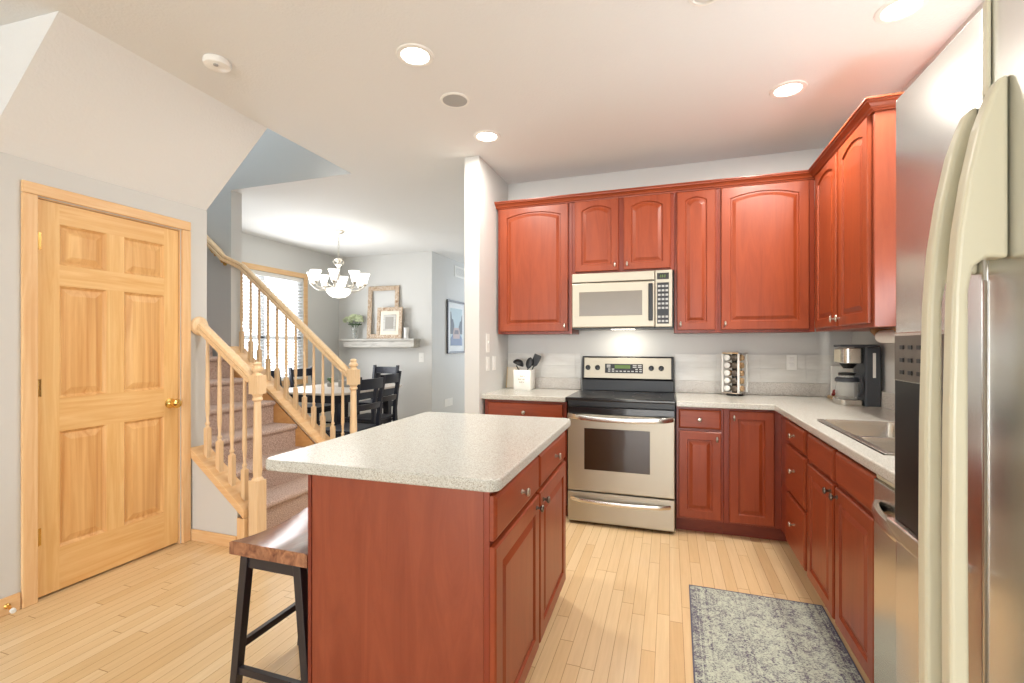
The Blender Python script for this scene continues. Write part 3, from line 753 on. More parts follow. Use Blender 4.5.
# ------------------------------------------------------------------ island
isl = t = thing('island_cabinet', 'cherry kitchen island cabinet with a plain end panel and two doors', 'island', (-.82, 1.8, 0))
ix0, ix1, iy0, iy1 = -1.140, -.498, 1.268, 2.385
obj('body', B().box(ix0+.006, ix1, iy0+.016, iy1, .10, .875), M['cherry_box'], t)
obj('end_panel', B().box(ix0+.014, ix1-.020, iy0, iy0+.0155, .0, .875), M['end_panel'], t, bevel=.001)
obj('corner_post', B().box(ix0, ix0+.0135, iy0-.004, iy0+.02, 0, .875), M['cherry_dark'], t, bevel=.002)
obj('corner_post', B().box(ix1-.0195, ix1, iy0-.002, iy0+.0155, .0, .875), M['cherry_box'], t, bevel=.002)
obj('back_panel', B().box(ix0, ix0+.0055, iy0+.02, iy1, 0, .875), M['end_panel'], t)
obj('toe_kick', B().box(ix0+.03, ix1-.06, iy0+.02, iy1-.01, 0, .0995), M['cherry_dark'], t)
for ya, kd in ((1.264, .475), (1.802, .045)):
    wd = .520 if ya < 1.5 else .540
    door('drawer', (ix1+.021, ya, .728), IU, IN_, wd, .132, 'slab', t, (wd/2+.01, .066), m='cherry_h')
    door('door', (ix1+.021, ya, .105), IU, IN_, wd, .605, 'square', t, (kd, .565), fw=.06, km='pewter')
def rrect(x0, x1, y0, y1, r, n=6):
    pts = []
    for cx, cy, a0 in ((x1-r, y1-r, 0), (x0+r, y1-r, 90), (x0+r, y0+r, 180), (x1-r, y0+r, 270)):
        for k in range(n+1): a = math.radians(a0+90*k/n); pts.append((cx+r*math.cos(a), cy+r*math.sin(a)))
    return pts
itop = tag(obj('island_countertop', B().prism(rrect(-1.312, -.464, 1.240, 2.435, .035), 'Z', .876, .914), M['counter'], bevel=.007, seg=3), 'pale speckled island worktop with rounded corners', 'countertop')

# the island stands a touch out of square with the walls
ipiv = Matrix.Translation((-1.31, 1.24, 0)); iturn = ipiv @ Matrix.Rotation(math.radians(1.2), 4, 'Z') @ ipiv.inverted()
for o in (isl, itop):
    p = iturn @ o.location; o.location = p; o.rotation_euler = (0, 0, math.radians(1.2))
# ------------------------------------------------------------------ bar stool
t = thing('bar_stool', 'dark legged bar stool with a brown saddle seat tucked under the island', 'stool', (0,0,0))
sw, sl_ = .348, .375
b = B(); rr = []
for j in range(13):
    v = -1+2*j/12; y = v*sl_/2; dip = .018*(v*v)
    rr.append([(-sw/2, y, .536+dip*.3), (sw/2, y, .536+dip*.3), (sw/2, y, .566+dip), (sw/2-.012, y, .572+dip), (-sw/2+.012, y, .572+dip), (-sw/2, y, .566+dip)])
b.rings(rr)
for f in b.bm.faces:
    if len(f.verts) == 6: f.material_index = 1
obj('seat', b, [M['seat_top'], M['seat_end']], t, smooth=30)
tops = {}
for sx_ in (-1, 1):
    for sy_ in (-1, 1):
        p1 = Vector((sx_*.118, sy_*.160, .5355)); p0 = Vector((sx_*.172, sy_*.168, 0)); tops[sx_, sy_] = (p0, p1)
        b = B(); rr = []
        for p, w_ in ((p0, .015), (p1, .0165)): rr.append([(p.x-w_, p.y-w_, p.z), (p.x+w_, p.y-w_, p.z), (p.x+w_, p.y+w_, p.z), (p.x-w_, p.y+w_, p.z)])
        b.rings(rr); obj('leg', b, M['stool_leg'], t, bevel=.002)
def at(k, z): p0, p1 = tops[k]; return p0.lerp(p1, z/.5355)
for s_ in (-1, 1):
    b = B(); b.beam(at((s_,-1), .20), at((s_,1), .20), .018, .026); obj('stretcher', b, M['stool_leg'], t)
    b = B(); b.beam(at((-1,s_), .115), at((1,s_), .115), .018, .026); obj('stretcher', b, M['stool_leg'], t)
    b = B(); b.beam(at((-1,s_), .512), at((1,s_), .512), .018, .036); obj('apron', b, M['stool_leg'], t)
t.location = (-1.342, 1.482, 0)

# ------------------------------------------------------------------ rug
RY0 = 1.32
t = thing('rug', 'faded grey green and purple distressed runner rug in front of the sink', 'rug', (.405, 1.95, 0))
b = B(); b.box(.095, .702, RY0, 2.700, 0, .007); obj('pile', b, M['rug'], t)
b = B(); b.box(.089, .095, RY0-.006, 2.706, 0, .008); b.box(.702, .708, RY0-.006, 2.706, 0, .008); b.box(.095, .702, 2.700, 2.706, 0, .008); b.box(.095, .702, RY0-.006, RY0, 0, .008); obj('binding', b, M['rug_edge'], t)
t.rotation_euler = (0, 0, math.radians(-.8))

# ------------------------------------------------------------------ ceiling fittings
def recessed(x, y, label, p):
    t = thing('recessed_light', label, 'ceiling light', (x, y, ZC), 'recessed ceiling lights')
    b = B(); b.lathe([(.068, -.002), (.072, -.008), (.092, -.006), (.096, 0)], (x, y, ZC), seg=36, cap0=False, cap1=False); obj('trim_ring', b, M['white'], t, smooth=40)
    b = B(); b.lathe([(.0, -.010), (.05, -.008), (.069, -.003), (.069, -.001)], (x, y, ZC), seg=36); obj('lens', b, M['bulb'], t, smooth=40)
    area('downlight', (x, y, ZC-.02), .13, p, (0, 0, -1), (1, .95, .87), 'DISK')
recessed(-1.223, 2.106, 'lit recessed ceiling light nearest above the island, left of the round speaker', 15)
recessed(-1.218, 3.084, 'lit recessed ceiling light just in front of the partition wall', 18)
recessed(.646, 3.066, 'lit recessed ceiling light above the back right corner cabinets', 24)
recessed(.958, 2.485, 'lit recessed ceiling light nearest the refrigerator above the sink', 16)
t = thing('ceiling_speaker', 'round grey in-ceiling speaker between two recessed lights', 'speaker', (-1.221, 2.569, ZC))
b = B(); b.lathe([(.072, -.001), (.074, -.007), (.086, -.005), (.088, 0)], (-1.221, 2.569, ZC), seg=36, cap0=False, cap1=False); obj('trim_ring', b, M['white'], t, smooth=40)
b = B(); b.lathe([(0, -.006), (.073, -.005), (.073, -.001)], (-1.221, 2.569, ZC), seg=36); obj('grille', b, M['grey_plastic'], t, smooth=40)
t = thing('smoke_detector', 'white round smoke detector on the ceiling above the closet door', 'smoke detector', (-2.221, 1.825, ZC))
b = B(); b.lathe([(.062, 0), (.065, -.012), (.06, -.028), (.045, -.036), (0, -.037)], (-2.221, 1.825, ZC), seg=32); obj('housing', b, M['white'], t, smooth=40)
b = B(); b.lathe([(.012, -.037), (.011, -.041), (0, -.0415)], (-2.200, 1.800, ZC), seg=16); obj('test_button', b, M['grey_plastic'], t, smooth=40)
t = thing('ceiling_vent', 'round white ceiling fitting cut off by the top edge of the picture', 'ceiling fitting', (.145, 2.115, ZC))
b = B(); b.lathe([(.055, -.001), (.058, -.010), (.072, -.008), (.076, 0)], (.145, 2.115, ZC), seg=36, cap0=False, cap1=False); obj('trim_ring', b, M['white'], t, smooth=40)
b = B(); b.lathe([(0, -.016), (.035, -.014), (.050, -.004), (.050, -.001)], (.145, 2.115, ZC), seg=36); obj('cover', b, M['white'], t, smooth=40)

# ------------------------------------------------------------------ wall plates
def plate(kind, label, c, N, w=.072, h=.115, gang=1, cat='outlet', name='wall_outlet', group=None):
    c = Vector(c); N = Vector(N); U = Vector((0,0,1)).cross(N); t = thing(name, label, cat, c, group)
    def slab(u0, u1, v0, v1, n0, n1):
        return [[c+U*u+Vector((0,0,v))+N*n for u, v in ((u0,v0),(u1,v0),(u1,v1),(u0,v1))] for n in (n0, n1)]
    obj('cover_plate', B().rings(slab(-w/2, w/2, -h/2, h/2, .0005, .006)), M['white'], t, bevel=.002)
    for g in range(gang):
        u = (g-(gang-1)/2)*.046
        if kind == 'switch': obj('toggle', B().rings(slab(u-.005, u+.005, -.004, .014, .0062, .016)), M['white'], t, bevel=.001)
        else:
            for v in (-.021, .021):
                obj('socket', B().rings(slab(u-.016, u+.016, v-.014, v+.014, .0062, .0085)), M['white_matte'], t, bevel=.003)
    return t
plate('switch', 'white wall switch above the two outlets on the partition wall', (-1.400, 3.555, 1.315), (1,0,0), h=.15, cat='light switch', name='light_switch')
plate('outlet', 'left white outlet of the pair on the partition wall', (-1.400, 3.555, 1.147), (1,0,0))
plate('outlet', 'right white outlet of the pair on the partition wall, nearer the corner', (-1.400, 3.705, 1.147), (1,0,0))
plate('outlet', 'white outlet on the back wall right of the spice rack', (.878, YB-.016, 1.169), (0,-1,0))
plate('switch', 'white wall switch on the dining room wall right of the mantel shelf', (-3.724, 6.61, 1.100), (0,-1,0), cat='light switch', name='light_switch', h=.15, w=.09)
plate('outlet', 'double white outlet low on the hallway wall', (-3.54, 7.20, .33), (1,0,0), gang=2, w=.30, h=.13)

# white tiled strip on the back wall above the worktops
def tiles(name, x0, x1, label):
    b = B()
    for r, (z0, z1) in enumerate(((1.0125, 1.117), (1.1176, 1.224))):
        x = x0
        while x < x1-.01:
            e = min(x1, x+.31); b.box(x, e-.0006, YB-.012, YB-.0006, z0, z1); x = e
    return tag(obj(name, b, M['tile']), label, 'wall tile')
tiles('wall_tile', -1.399, -.727, 'two rows of white wall tile left of the range behind the utensil crock')
tiles('wall_tile', .045, XR-.003, 'two rows of white wall tile behind the spice rack and coffee maker')

# ------------------------------------------------------------------ worktop objects
# utensil crock
cx, cy = -1.195, 3.905; zc0 = .9142
t = thing('utensil_crock', 'white square ceramic crock holding black utensils left of the range', 'crock', (cx, cy, zc0))
def sq(s, z, r=.012): return [(x, y, z) for x, y in rrect(cx-s, cx+s, cy-s, cy+s, r, 4)]
b = B(); b.rings([sq(.072, zc0), sq(.076, zc0+.006), sq(.078, zc0+.168), sq(.076, zc0+.172), sq(.070, zc0+.172), sq(.068, zc0+.02)])
obj('pot', b, M['crock'], t, smooth=40)
b = B()
for z, x0, x1 in ((zc0+.118, -.012, .040), (zc0+.092, -.030, .036), (zc0+.068, -.022, .030)):
    n = int((x1-x0)/.0075)
    for i in range(n):
        xa = cx+x0+.0075*i
        if i % 5 == 4: continue
        b.box(xa, xa+.005, cy-.0795, cy-.0775, z-.004, z+.003+(.003 if i % 3 == 0 else 0))
obj('lettering', b, M['ink'], t)
def utensil(name, label, base, tip, kind):
    t = thing(name, label, 'utensil', base, 'black cooking utensils in the crock')
    p0, p1 = Vector(base), Vector(tip); d = (p1-p0).normalized()
    b = B(); b.tube([p0, p0.lerp(p1, .5), p1], .006, 8, up=(0,1,0)); obj('handle', b, M['black'], t, smooth=50)
    b = B(); side = d.cross(Vector((0,1,0))).normalized(); nn = side.cross(d)
    if kind == 'ladle':
        c = p1+d*.0+side*(-.02); 
        rr = []
        for k in range(7):
            a = PI/2*k/6; r = .050*math.cos(a)+.0005; rr.append([c + Vector((math.cos(q)*r, math.sin(q)*r, 0)) + Vector((0,0,.045*math.sin(a))) for q in [2*PI*i/18 for i in range(18)]])
        rr2 = [[v.copy() for v in r] for r in rr]
        b.rings(rr, cap0=True)
        R = Matrix.Rotation(math.radians(25), 4, 'Y'); bmesh.ops.rotate(b.bm, verts=b.bm.verts[:], cent=c, matrix=R.to_3x3())
    elif kind == 'spoon':
        rr = []
        for k in range(9):
            a = -1+2*k/8; r = .030*math.sqrt(max(.02, 1-a*a)); rr.append([p1+d*(.045+.05*a)+side*(r*math.cos(q))+nn*(.006*math.sin(q)) for q in [2*PI*i/12 for i in range(12)]])
        b.rings(rr)
    else:
        rr = []
        for f, wd in ((0,.012),(.02,.026),(.06,.031),(.10,.033),(.108,.030)):
            rr.append([p1+d*f+side*u+nn*v for u, v in ((-wd,-.003),(wd,-.003),(wd,.003),(-wd,.003))])
        b.rings(rr)
    obj('head', b, M['black'], t, smooth=50)
utensil('ladle', 'black ladle leaning to the left out of the crock', (cx+.035, cy, zc0+.03), (cx-.076, cy+.01, zc0+.205), 'ladle')
utensil('cooking_spoon', 'black cooking spoon standing in the middle of the crock', (cx+.0, cy-.02, zc0+.03), (cx+.036, cy-.005, zc0+.185), 'spoon')
utensil('spatula', 'black spatula leaning to the right out of the crock', (cx+.005, cy+.025, zc0+.03), (cx+.075, cy+.03, zc0+.20), 'spatula')
# board leaning behind the crock
t = thing('cutting_board', 'pale wooden board with a brown edge leaning behind the crock', 'cutting board', (-1.335, 4.03, .9145))
b = B(); b.rings([[(-1.392, 4.005+o, .915), (-1.285, 4.005+o, .915), (-1.285, 4.040+o, 1.10), (-1.392, 4.040+o, 1.10)] for o in (0, .012)]); obj('board', b, M['cream'], t, bevel=.003)
b = B(); b.rings([[(-1.398, 4.003+o, .915), (-1.393, 4.003+o, .915), (-1.393, 4.038+o, 1.10), (-1.398, 4.038+o, 1.10)] for o in (0, .012)]); obj('edge_band', b, M['cork'], t)

# spice rack
scx, scy, sz = .474, 3.955, .9142
ang = math.radians(-35)
t = thing('spice_rack', 'chrome revolving spice rack tower full of small jars on the back worktop', 'spice rack', (scx, scy, sz))
def rot(x, y): return (scx+x*math.cos(ang)-y*math.sin(ang), scy+x*math.sin(ang)+y*math.cos(ang))
b = B(); b.lathe([(.058,0),(.062,.004),(.058,.014),(.03,.018),(0,.018)], (scx, scy, sz), seg=28); obj('base', b, M['black'], t, smooth=40)
hs = .062
def plate_sq(z0, z1, s): return B().prism([rot(x, y) for x, y in rrect(-s, s, -s, s, .006, 3)], 'Z', z0, z1)
obj('bottom_plate', plate_sq(sz+.0185, sz+.026, hs+.006), M['chrome'], t); obj('top_plate', plate_sq(sz+.318, sz+.328, hs+.006), M['chrome'], t)
for x, y in ((-hs,-hs),(hs,-hs),(hs,hs),(-hs,hs)):
    px, py = rot(x, y); b = B(); b.prism([rot(x+a, y+c) for a, c in ((-.006,-.006),(.006,-.006),(.006,.006),(-.006,.006))], 'Z', sz+.0262, sz+.3178); obj('corner_post', b, M['white'], t)
obj('core', plate_sq(sz+.0262, sz+.3178, .016), M['black'], t)
spice_cols = [(S(120,96,62), S(96,60,34), S(168,130,70), S(150,140,110), S(90,84,60)), (S(58,44,30), S(70,60,32), S(88,70,30), S(60,40,28), S(84,50,34)), (S(196,150,96), S(200,160,84), S(190,176,140), S(214,190,130), S(206,200,180))]
rows = ['top', 'second', 'middle', 'fourth', 'bottom']; colw = ['left', 'centre', 'right']
place = [((-.028, -1), 0), ((.028, -1), 1), ((.0, 0), 2)]
cmat = {}
for ci, (pos, _) in enumerate(place):
    for ri in range(5):
        z = sz+.0262+.0291+.0583*(4-ri)
        if ci < 2:
            p_in = rot(pos[0], -.020); p_out = rot(pos[0], -hs-.006)
        else:
            p_in = rot(.020, -.005); p_out = rot(hs+.006, -.005)
        a = Vector((*p_in, z)); c = Vector((*p_out, z)); d = (c-a)
        j = thing('spice_jar', 'small spice jar, %s of the five in the %s column of the spice rack' % (rows[ri], colw[ci]), 'jar', a, 'jars in the spice rack')
        L = d.length; b = B(); b.lathe([(.020,0),(.0235,.003),(.0235,L*.62),(.019,L*.68)], a, d, 14)
        cm = mat('spice_fill', spice_cols[ci][ri], .25, coat=.6); obj('glass_body', b, cm, j, smooth=40)
        b = B(); b.lathe([(.0205,L*.69),(.0215,L*.70),(.0215,L*.96),(.019,L),(0,L)], a, d, 14); obj('lid', b, (M['white'], M['pewter'], M['tan'])[ci], j, smooth=40)

# coffee maker, facing left, seen from its side
c0, c1, k0, k1, z0 = 1.034, 1.2485, 3.50, 3.690, .9142
t = thing('coffee_maker', 'steel and charcoal drip coffee maker on the right worktop', 'coffee maker', (1.14, 3.6, z0))
obj('base', B().prism(rrect(c0, c1-.086, k0, k1, .03, 5), 'Z', z0, z0+.038), M['steel'], t, bevel=.004)
obj('tank', B().prism(rrect(c1-.0855, c1, k0-.004, k1+.004, .012, 4), 'Z', z0, z0+.372), M['charcoal'], t, bevel=.004)
obj('level_window', B().box(c1-.046, c1-.030, k0-.0062, k0-.0042, z0+.18, z0+.335), M['white'], t, bevel=.002)
obj('brew_head', B().prism(rrect(c0+.012, c1-.086, k0, k1, .04, 6), 'Z', z0+.268, z0+.366), M['steel'], t, bevel=.003, smooth=30)
obj('lid', B().prism(rrect(c0+.005, c1-.001, k0-.002, k1+.002, .035, 6), 'Z', z0+.3725, z0+.388), M['charcoal'], t, bevel=.006)
obj('control_panel', B().prism([(k0+.05, z0+.275), (k1-.03, z0+.275), (k1-.03, z0+.355), (k0+.05, z0+.355)], 'X', c0+.008, c0+.0118), M['almond'], t)
b = B(); b.lathe([(.05,0),(.03,-.03),(.028,-.034)], (c0+.068, 3.595, z0+.2675), seg=20); obj('filter_basket', b, M['black'], t, smooth=40)
t = thing('coffee_carafe', 'glass carafe with a dark handle standing in the coffee maker', 'carafe', (c0+.065, 3.595, z0+.0385))
ax, ay, az = c0+.062, 3.595, z0+.0385
b = B(); b.lathe([(.05,0),(.062,.012),(.066,.05),(.064,.095),(.052,.135),(.046,.150),(.0445,.150),(.050,.134),(.062,.095),(.064,.05),(.060,.014),(.048,.003)], (ax, ay, az), seg=28); obj('glass_bowl', b, M['thin_glass'], t, smooth=50)
b = B(); b.lathe([(.047,.1505),(.05,.152),(.048,.166),(.02,.170),(0,.170)], (ax, ay, az), seg=28); obj('lid', b, M['black'], t, smooth=40)
b = B(); b.lathe([(.0665,.11),(.0668,.128),(.058,.138),(.054,.132)], (ax, ay, az), seg=28, cap0=False, cap1=False)
b.sweep([(-.010,-.006),(.010,-.006),(.010,.006),(-.010,.006)], [(ax+.030, ay-.048, az+.150), (ax+.048, ay-.078, az+.146), (ax+.054, ay-.086, az+.11), (ax+.052, ay-.084, az+.05), (ax+.042, ay-.066, az+.025)], up=(1,0,0)); obj('handle', b, M['charcoal'], t, smooth=40)
# white plaque behind the coffee maker
t = thing('decorative_plaque', 'white upright panel with a small red figure behind the coffee maker', 'plaque', (1.16, 3.93, z0))
obj('stand', B().box(1.09, 1.245, 3.88, 3.98, z0, z0+.022), M['tan'], t, bevel=.004)
b = B(); b.rings([[(1.096, 3.915+o, z0+.0225), (1.245, 3.915+o, z0+.0225), (1.240, 3.955+o, z0+.235), (1.108, 3.955+o, z0+.235)] for o in (0, .018)]); obj('panel', b, M['crock'], t, bevel=.004)
b = B(); b.ball((1.118, 3.902, z0+.052), .018, (1,.6,1)); b.ball((1.106, 3.902, z0+.035), .012, (1,.8,1)); b.ball((1.136, 3.902, z0+.032), .010, (1,.8,1)); obj('figure', b, M['red'], t, smooth=50)
# paper towel holder under the right wall cabinet
t = thing('paper_towel_holder', 'wooden paper towel holder under the right wall cabinet', 'paper towel holder', (1.10, 2.93, 1.388))
for y in (2.80, 3.085):
    b = B(); b.prism([(1.05,1.388),(1.05,1.374),(1.07,1.350),(1.085,1.325),(1.115,1.325),(1.13,1.350),(1.15,1.374),(1.15,1.388)], 'Y', y-.008, y+.008); obj('bracket', b, M['bracket'], t, bevel=.002)
b = B(); b.cyl((1.10, 2.808, 1.345), (1.10, 3.077, 1.345), .009, seg=12); obj('dowel', b, M['cork'], t)
b = B(); b.rings([[(1.10+r*math.cos(a), y, 1.345+r*math.sin(a)) for a in [2*PI*i/32 for i in range(32)]] for r, y in ((.0095,2.812),(.034,2.812),(.034,3.073),(.0095,3.073))], False, False)
tag(obj('paper_towel_roll', b, M['white_matte'], smooth=40), 'white paper towel roll hanging under the right wall cabinet', 'paper towel')

# ------------------------------------------------------------------ dining room
# table
t = thing('dining_table', 'dark legged dining table with a pale top under the chandelier', 'table', (-3.80, 5.0, 0))
tx0, tx1, ty0, ty1 = -4.52, -3.42, 4.28, 5.70
obj('tabletop', B().prism(rrect(tx0, tx1, ty0, ty1, .22, 8), 'Z', .735, .762), M['table_top'], t, bevel=.006)
obj('apron', B().prism(rrect(tx0+.08, tx1-.08, ty0+.08, ty1-.08, .15, 8), 'Z', .64, .7345), M['darkwood'], t)
for x in (tx0+.2, tx1-.2):
    for y in (ty0+.2, ty1-.2):
        b = B(); b.rings([[(x+a*w_, y+c*w_, z) for a, c in ((-1,-1),(1,-1),(1,1),(-1,1))] for z, w_ in ((0,.034),(.64,.045))]); obj('leg', b, M['darkwood'], t, bevel=.004)
# chairs
def make_chair():
    t = thing('dining_chair', '', 'chair', (0,0,0), 'dark dining chairs round the table')
    w_, d_ = .44, .42; D = M['darkwood']
    b = B(); b.prism(rrect(-w_/2, w_/2, -d_/2, d_/2-.02, .03, 4), 'Z', .44, .47); obj('seat', b, D, t, bevel=.006)
    b = B(); b.box(-w_/2+.03, w_/2-.03, -d_/2+.03, d_/2-.05, .385, .4395); obj('apron', b, D, t)
    for s in (-1, 1):
        b = B(); x = s*(w_/2-.03); y = -d_/2+.035; b.rings([[(x+a*q, y+c*q, z) for a, c in ((-1,-1),(1,-1),(1,1),(-1,1))] for z, q in ((0,.015),(.4395,.021))]); obj('leg', b, D, t)
        b = B(); x = s*(w_/2-.018); rr = []
        for z, y in ((0, .235), (.25, .205), (.44, .195), (.55, .200), (.75, .222), (.99, .262)): rr.append([(x+a*.017, y+c*.02, z) for a, c in ((-1,-1),(1,-1),(1,1),(-1,1))])
        b.rings(rr); obj('back_post', b, D, t)
    for z0_, z1_, y in ((.86, .965, .252), (.655, .715, .216)):
        b = B(); rr = []
        for k in range(9):
            a = -1+2*k/8; x = a*(w_/2-.036); yy = y+.02*(1-a*a); rr.append([(x, yy-.009, z0_), (x, yy+.009, z0_), (x, yy+.009+.012, z1_), (x, yy-.009+.012, z1_)])
        b.rings(rr); obj('back_rail', b, D, t, smooth=30)
    for s in (-1, 1):
        b = B(); b.beam((s*(w_/2-.03), -d_/2+.04, .2), (s*(w_/2-.02), .205, .2), .018, .026); obj('stretcher', b, D, t)
    b = B(); b.beam((-w_/2+.04, .0, .2), (w_/2-.04, .0, .2), .018, .026); obj('stretcher', b, D, t)
    return t
ch = make_chair()
spots = [(-3.07, 4.00, -90, 'dark dining chair just right of the far newel post, nearest the island'),
         (-3.31, 4.68, -92, 'dark dining chair second from the newel post on the near side of the table'),
         (-4.10, 5.94, 0, 'dark dining chair at the far end of the table below the mantel shelf'),
         (-4.62, 5.30, 90, 'dark dining chair seen through the balusters near the right edge of the window'),
         (-4.66, 4.72, 90, 'dark dining chair seen through the balusters in front of the window, leftmost')]
for i, (x, y, a, lab) in enumerate(spots):
    o = ch if i == 0 else copy_tree(ch)
    o.location = (x, y, 0); o.rotation_euler = (0, 0, math.radians(a)); o['label'] = lab
# table decor
t = tag(obj('table_box', B().box(-4.02, -3.72, 5.0, 5.16, .7625, .845), M['greybox'], bevel=.006), 'low grey box on the dining table', 'box')
t = thing('potted_plant', 'small green plant pot on the dining table behind the balusters', 'plant', (-4.14, 5.0, .7625))
b = B(); b.lathe([(.03,0),(.04,.002),(.045,.05),(0,.05)], (-4.14, 5.0, .7625), seg=16); obj('pot', b, M['greybox'], t, smooth=40)
b = B()
for i in range(14): a = random.uniform(0, 6.28); r = random.uniform(0, .035); b.ball((-4.14+r*math.cos(a), 5.0+r*math.sin(a), .7625+.06+random.uniform(0,.04)), .018, u=8, v=6)
obj('foliage', b, M['leaf'], t)

# chandelier
hx, hy = -4.05, 5.05
t = thing('chandelier', 'lit silver chandelier with eight white glass shades above the dining table', 'chandelier', (hx, hy, ZC))
P = lambda r, a, z: (hx+r*math.cos(a), hy+r*math.sin(a), z)
SIL = mat('brushed_silver_leaf', S(205,200,190), .3, .8)
b = B(); b.lathe([(.075,0),(.075,-.012),(.06,-.028),(.02,-.04),(.008,-.05),(.008,-.06)], (hx, hy, ZC), seg=24); obj('canopy', b, SIL, t, smooth=40)
b = B()
for i in range(7):
    z = 2.715-.042*i; pts = []
    for k in range(13):
        a = 2*PI*k/12; u = .011*math.cos(a); v = .026*math.sin(a); pts.append((hx+(u if i % 2 else 0), hy+(0 if i % 2 else u), z+v-.02))
    b.tube(pts, .0035, 6, up=(0,1,0) if i % 2 else (1,0,0))
obj('chain', b, SIL, t, smooth=60)
b = B(); b.lathe([(.008,2.42),(.04,2.415),(.05,2.40),(.02,2.38),(.03,2.35),(.045,2.33),(.025,2.31),(.016,2.28),(.016,2.10),(.03,2.08),(.045,2.05),(.03,2.03),(.02,2.0)], (hx, hy, 0), seg=20); obj('column', b, SIL, t, smooth=40)
b = B()
for i in range(6):
    a = 2*PI*i/6
    b.tube([P(.02,a,2.36), P(.06,a,2.40), P(.075,a,2.37), P(.06,a,2.345)], .006, 6)
obj('scroll', b, SIL, t, smooth=60)
b = B(); b.lathe([(.15,2.02),(.155,2.012),(.150,1.985),(.125,1.945),(.08,1.915),(.03,1.905),(0,1.904)], (hx, hy, 0), seg=32, cap0=True); obj('bowl', b, M['shade'], t, smooth=40)
b = B(); b.lathe([(.012,1.904),(.012,1.893),(0,1.885)], (hx, hy, 0), seg=12); obj('finial', b, SIL, t)
for i in range(8):
    a = math.radians(10+45*i)+.323
    b = B(); b.tube([P(.02,a,2.06), P(.08,a,2.02), P(.17,a,2.0), P(.24,a,2.00), P(.295,a,2.03), P(.322,a,2.06), P(.322,a,2.085)], .007, 8); b.tube([P(.13,a,2.06), P(.18,a,2.08), P(.21,a,2.05), P(.17,a,2.03)], .005, 6)
    x, y, _ = P(.322, a, 0); b.lathe([(.012,2.06),(.03,2.078),(.03,2.086),(.018,2.09)], (x, y, 0), seg=14)
    arm = obj('arm', b, SIL, t, smooth=60)
    b = B(); b.lathe([(.030,2.091),(.034,2.10),(.041,2.14),(.052,2.18),(.065,2.21),(.070,2.224),(.068,2.224),(.050,2.182),(.039,2.14),(.030,2.102)], (x, y, 0), seg=20); obj('shade', b, M['shade'], t, smooth=40)
pl = bpy.data.lights.new('chandelier_glow', 'POINT'); pl.energy = 11; pl.color = (1, .95, .88); pl.shadow_soft_size = .25
plo = bpy.data.objects.new('chandelier_glow', pl); COL.objects.link(plo); plo.location = (hx, hy, 2.16)

# mantel shelf and what stands on it
YD = 6.61
t = thing('mantel_shelf', 'whitewashed wooden mantel shelf on the dining room wall', 'shelf', (-4.43, 6.52, 1.28))
obj('board', B().box(-5.14, -3.74, 6.40, YD-.001, 1.365, 1.398), M['whitewash'], t, bevel=.004)
obj('beam', B().box(-5.07, -3.80, 6.43, YD-.001, 1.255, 1.3645), M['whitewash'], t, bevel=.012)
obj('end_block', B().box(-3.799, -3.755, 6.425, YD-.001, 1.27, 1.3645), M['whitewash'], t, bevel=.004)
zs = 1.3985
def frame(name, label, x0, x1, h, fw, yb, yt, m, dep=.02, parts=None):
    """leaning picture frame"""
    t = thing(name, label, 'frame', ((x0+x1)/2, yb, zs))
    def at_(x, v, n):
        f = v/h; return (x, yb+(yt-yb)*f-n, zs+v)
    def ring(i, n): return [at_(x0+i, i, n), at_(x1-i, i, n), at_(x1-i, h-i, n), at_(x0+i, h-i, n)]
    b = B(); b.rings([ring(fw, 0), ring(0, 0), ring(0, dep*.8), ring(fw*.3, dep), ring(fw*.8, dep*.9), ring(fw, dep*.6), ring(fw, 0)], False, False)
    obj('moulding', b, m, t)
    return t, at_
frame('picture_frame', 'tall empty distressed wooden frame leaning on the wall above the mantel shelf', -4.69, -4.11, .855, .075, 6.545, 6.595, M['distressed'])
t, at_ = frame('picture_frame', 'smaller whitewashed frame with a grey picture in front of the tall empty frame', -4.46, -4.00, .50, .06, 6.475, 6.515, M['distressed'])
def pan(i0, i1, j0, j1, n0, n1):
    return B().rings([[at_(i0, j0, n), at_(i1, j0, n), at_(i1, j1, n), at_(i0, j1, n)] for n in (n0, n1)])
obj('mat_board', pan(-4.402, -4.058, .058, .442, .002, .006), M['cream'], t)
obj('inner_frame', pan(-4.345, -4.115, .115, .385, .0065, .012), M['whitewash'], t)
obj('picture', pan(-4.305, -4.155, .155, .345, .0125, .014), mat('grey_photo', S(150,146,138), .4), t)
t = thing('candle', 'white pillar candle at the right end of the mantel shelf', 'candle', (-3.925, 6.49, zs))
b = B(); b.lathe([(.036,0),(.038,.004),(.038,.165),(.033,.170),(.02,.166),(0,.166)], (-3.925, 6.49, zs), seg=24); obj('wax', b, M['white_matte'], t, smooth=40)
b = B(); b.cyl((-3.925, 6.49, zs+.166), (-3.925, 6.49, zs+.178), .0015, seg=6); obj('wick', b, M['black'], t)
t = thing('flower_vase', 'glass vase of pale green hydrangeas at the left end of the mantel shelf', 'vase', (-4.89, 6.50, zs))
vx, vy = -4.89, 6.50
b = B(); b.lathe([(.05,0),(.05,.006),(.042,.03),(.046,.12),(.062,.185),(.059,.185),(.043,.12),(.039,.03),(.044,.010)], (vx, vy, zs), seg=24); obj('glass', b, M['thin_glass'], t, smooth=40)
b = B()
for i in range(7):
    a = 2*PI*i/7; b.tube([(vx+.015*math.cos(a), vy+.015*math.sin(a), zs+.02), (vx+.03*math.cos(a+2), vy+.03*math.sin(a+2), zs+.18), (vx+.10*math.cos(a+2), vy+.07*math.sin(a+2), zs+.27)], .004, 6, up=(1,0,0))
obj('stems', b, M['leaf'], t)
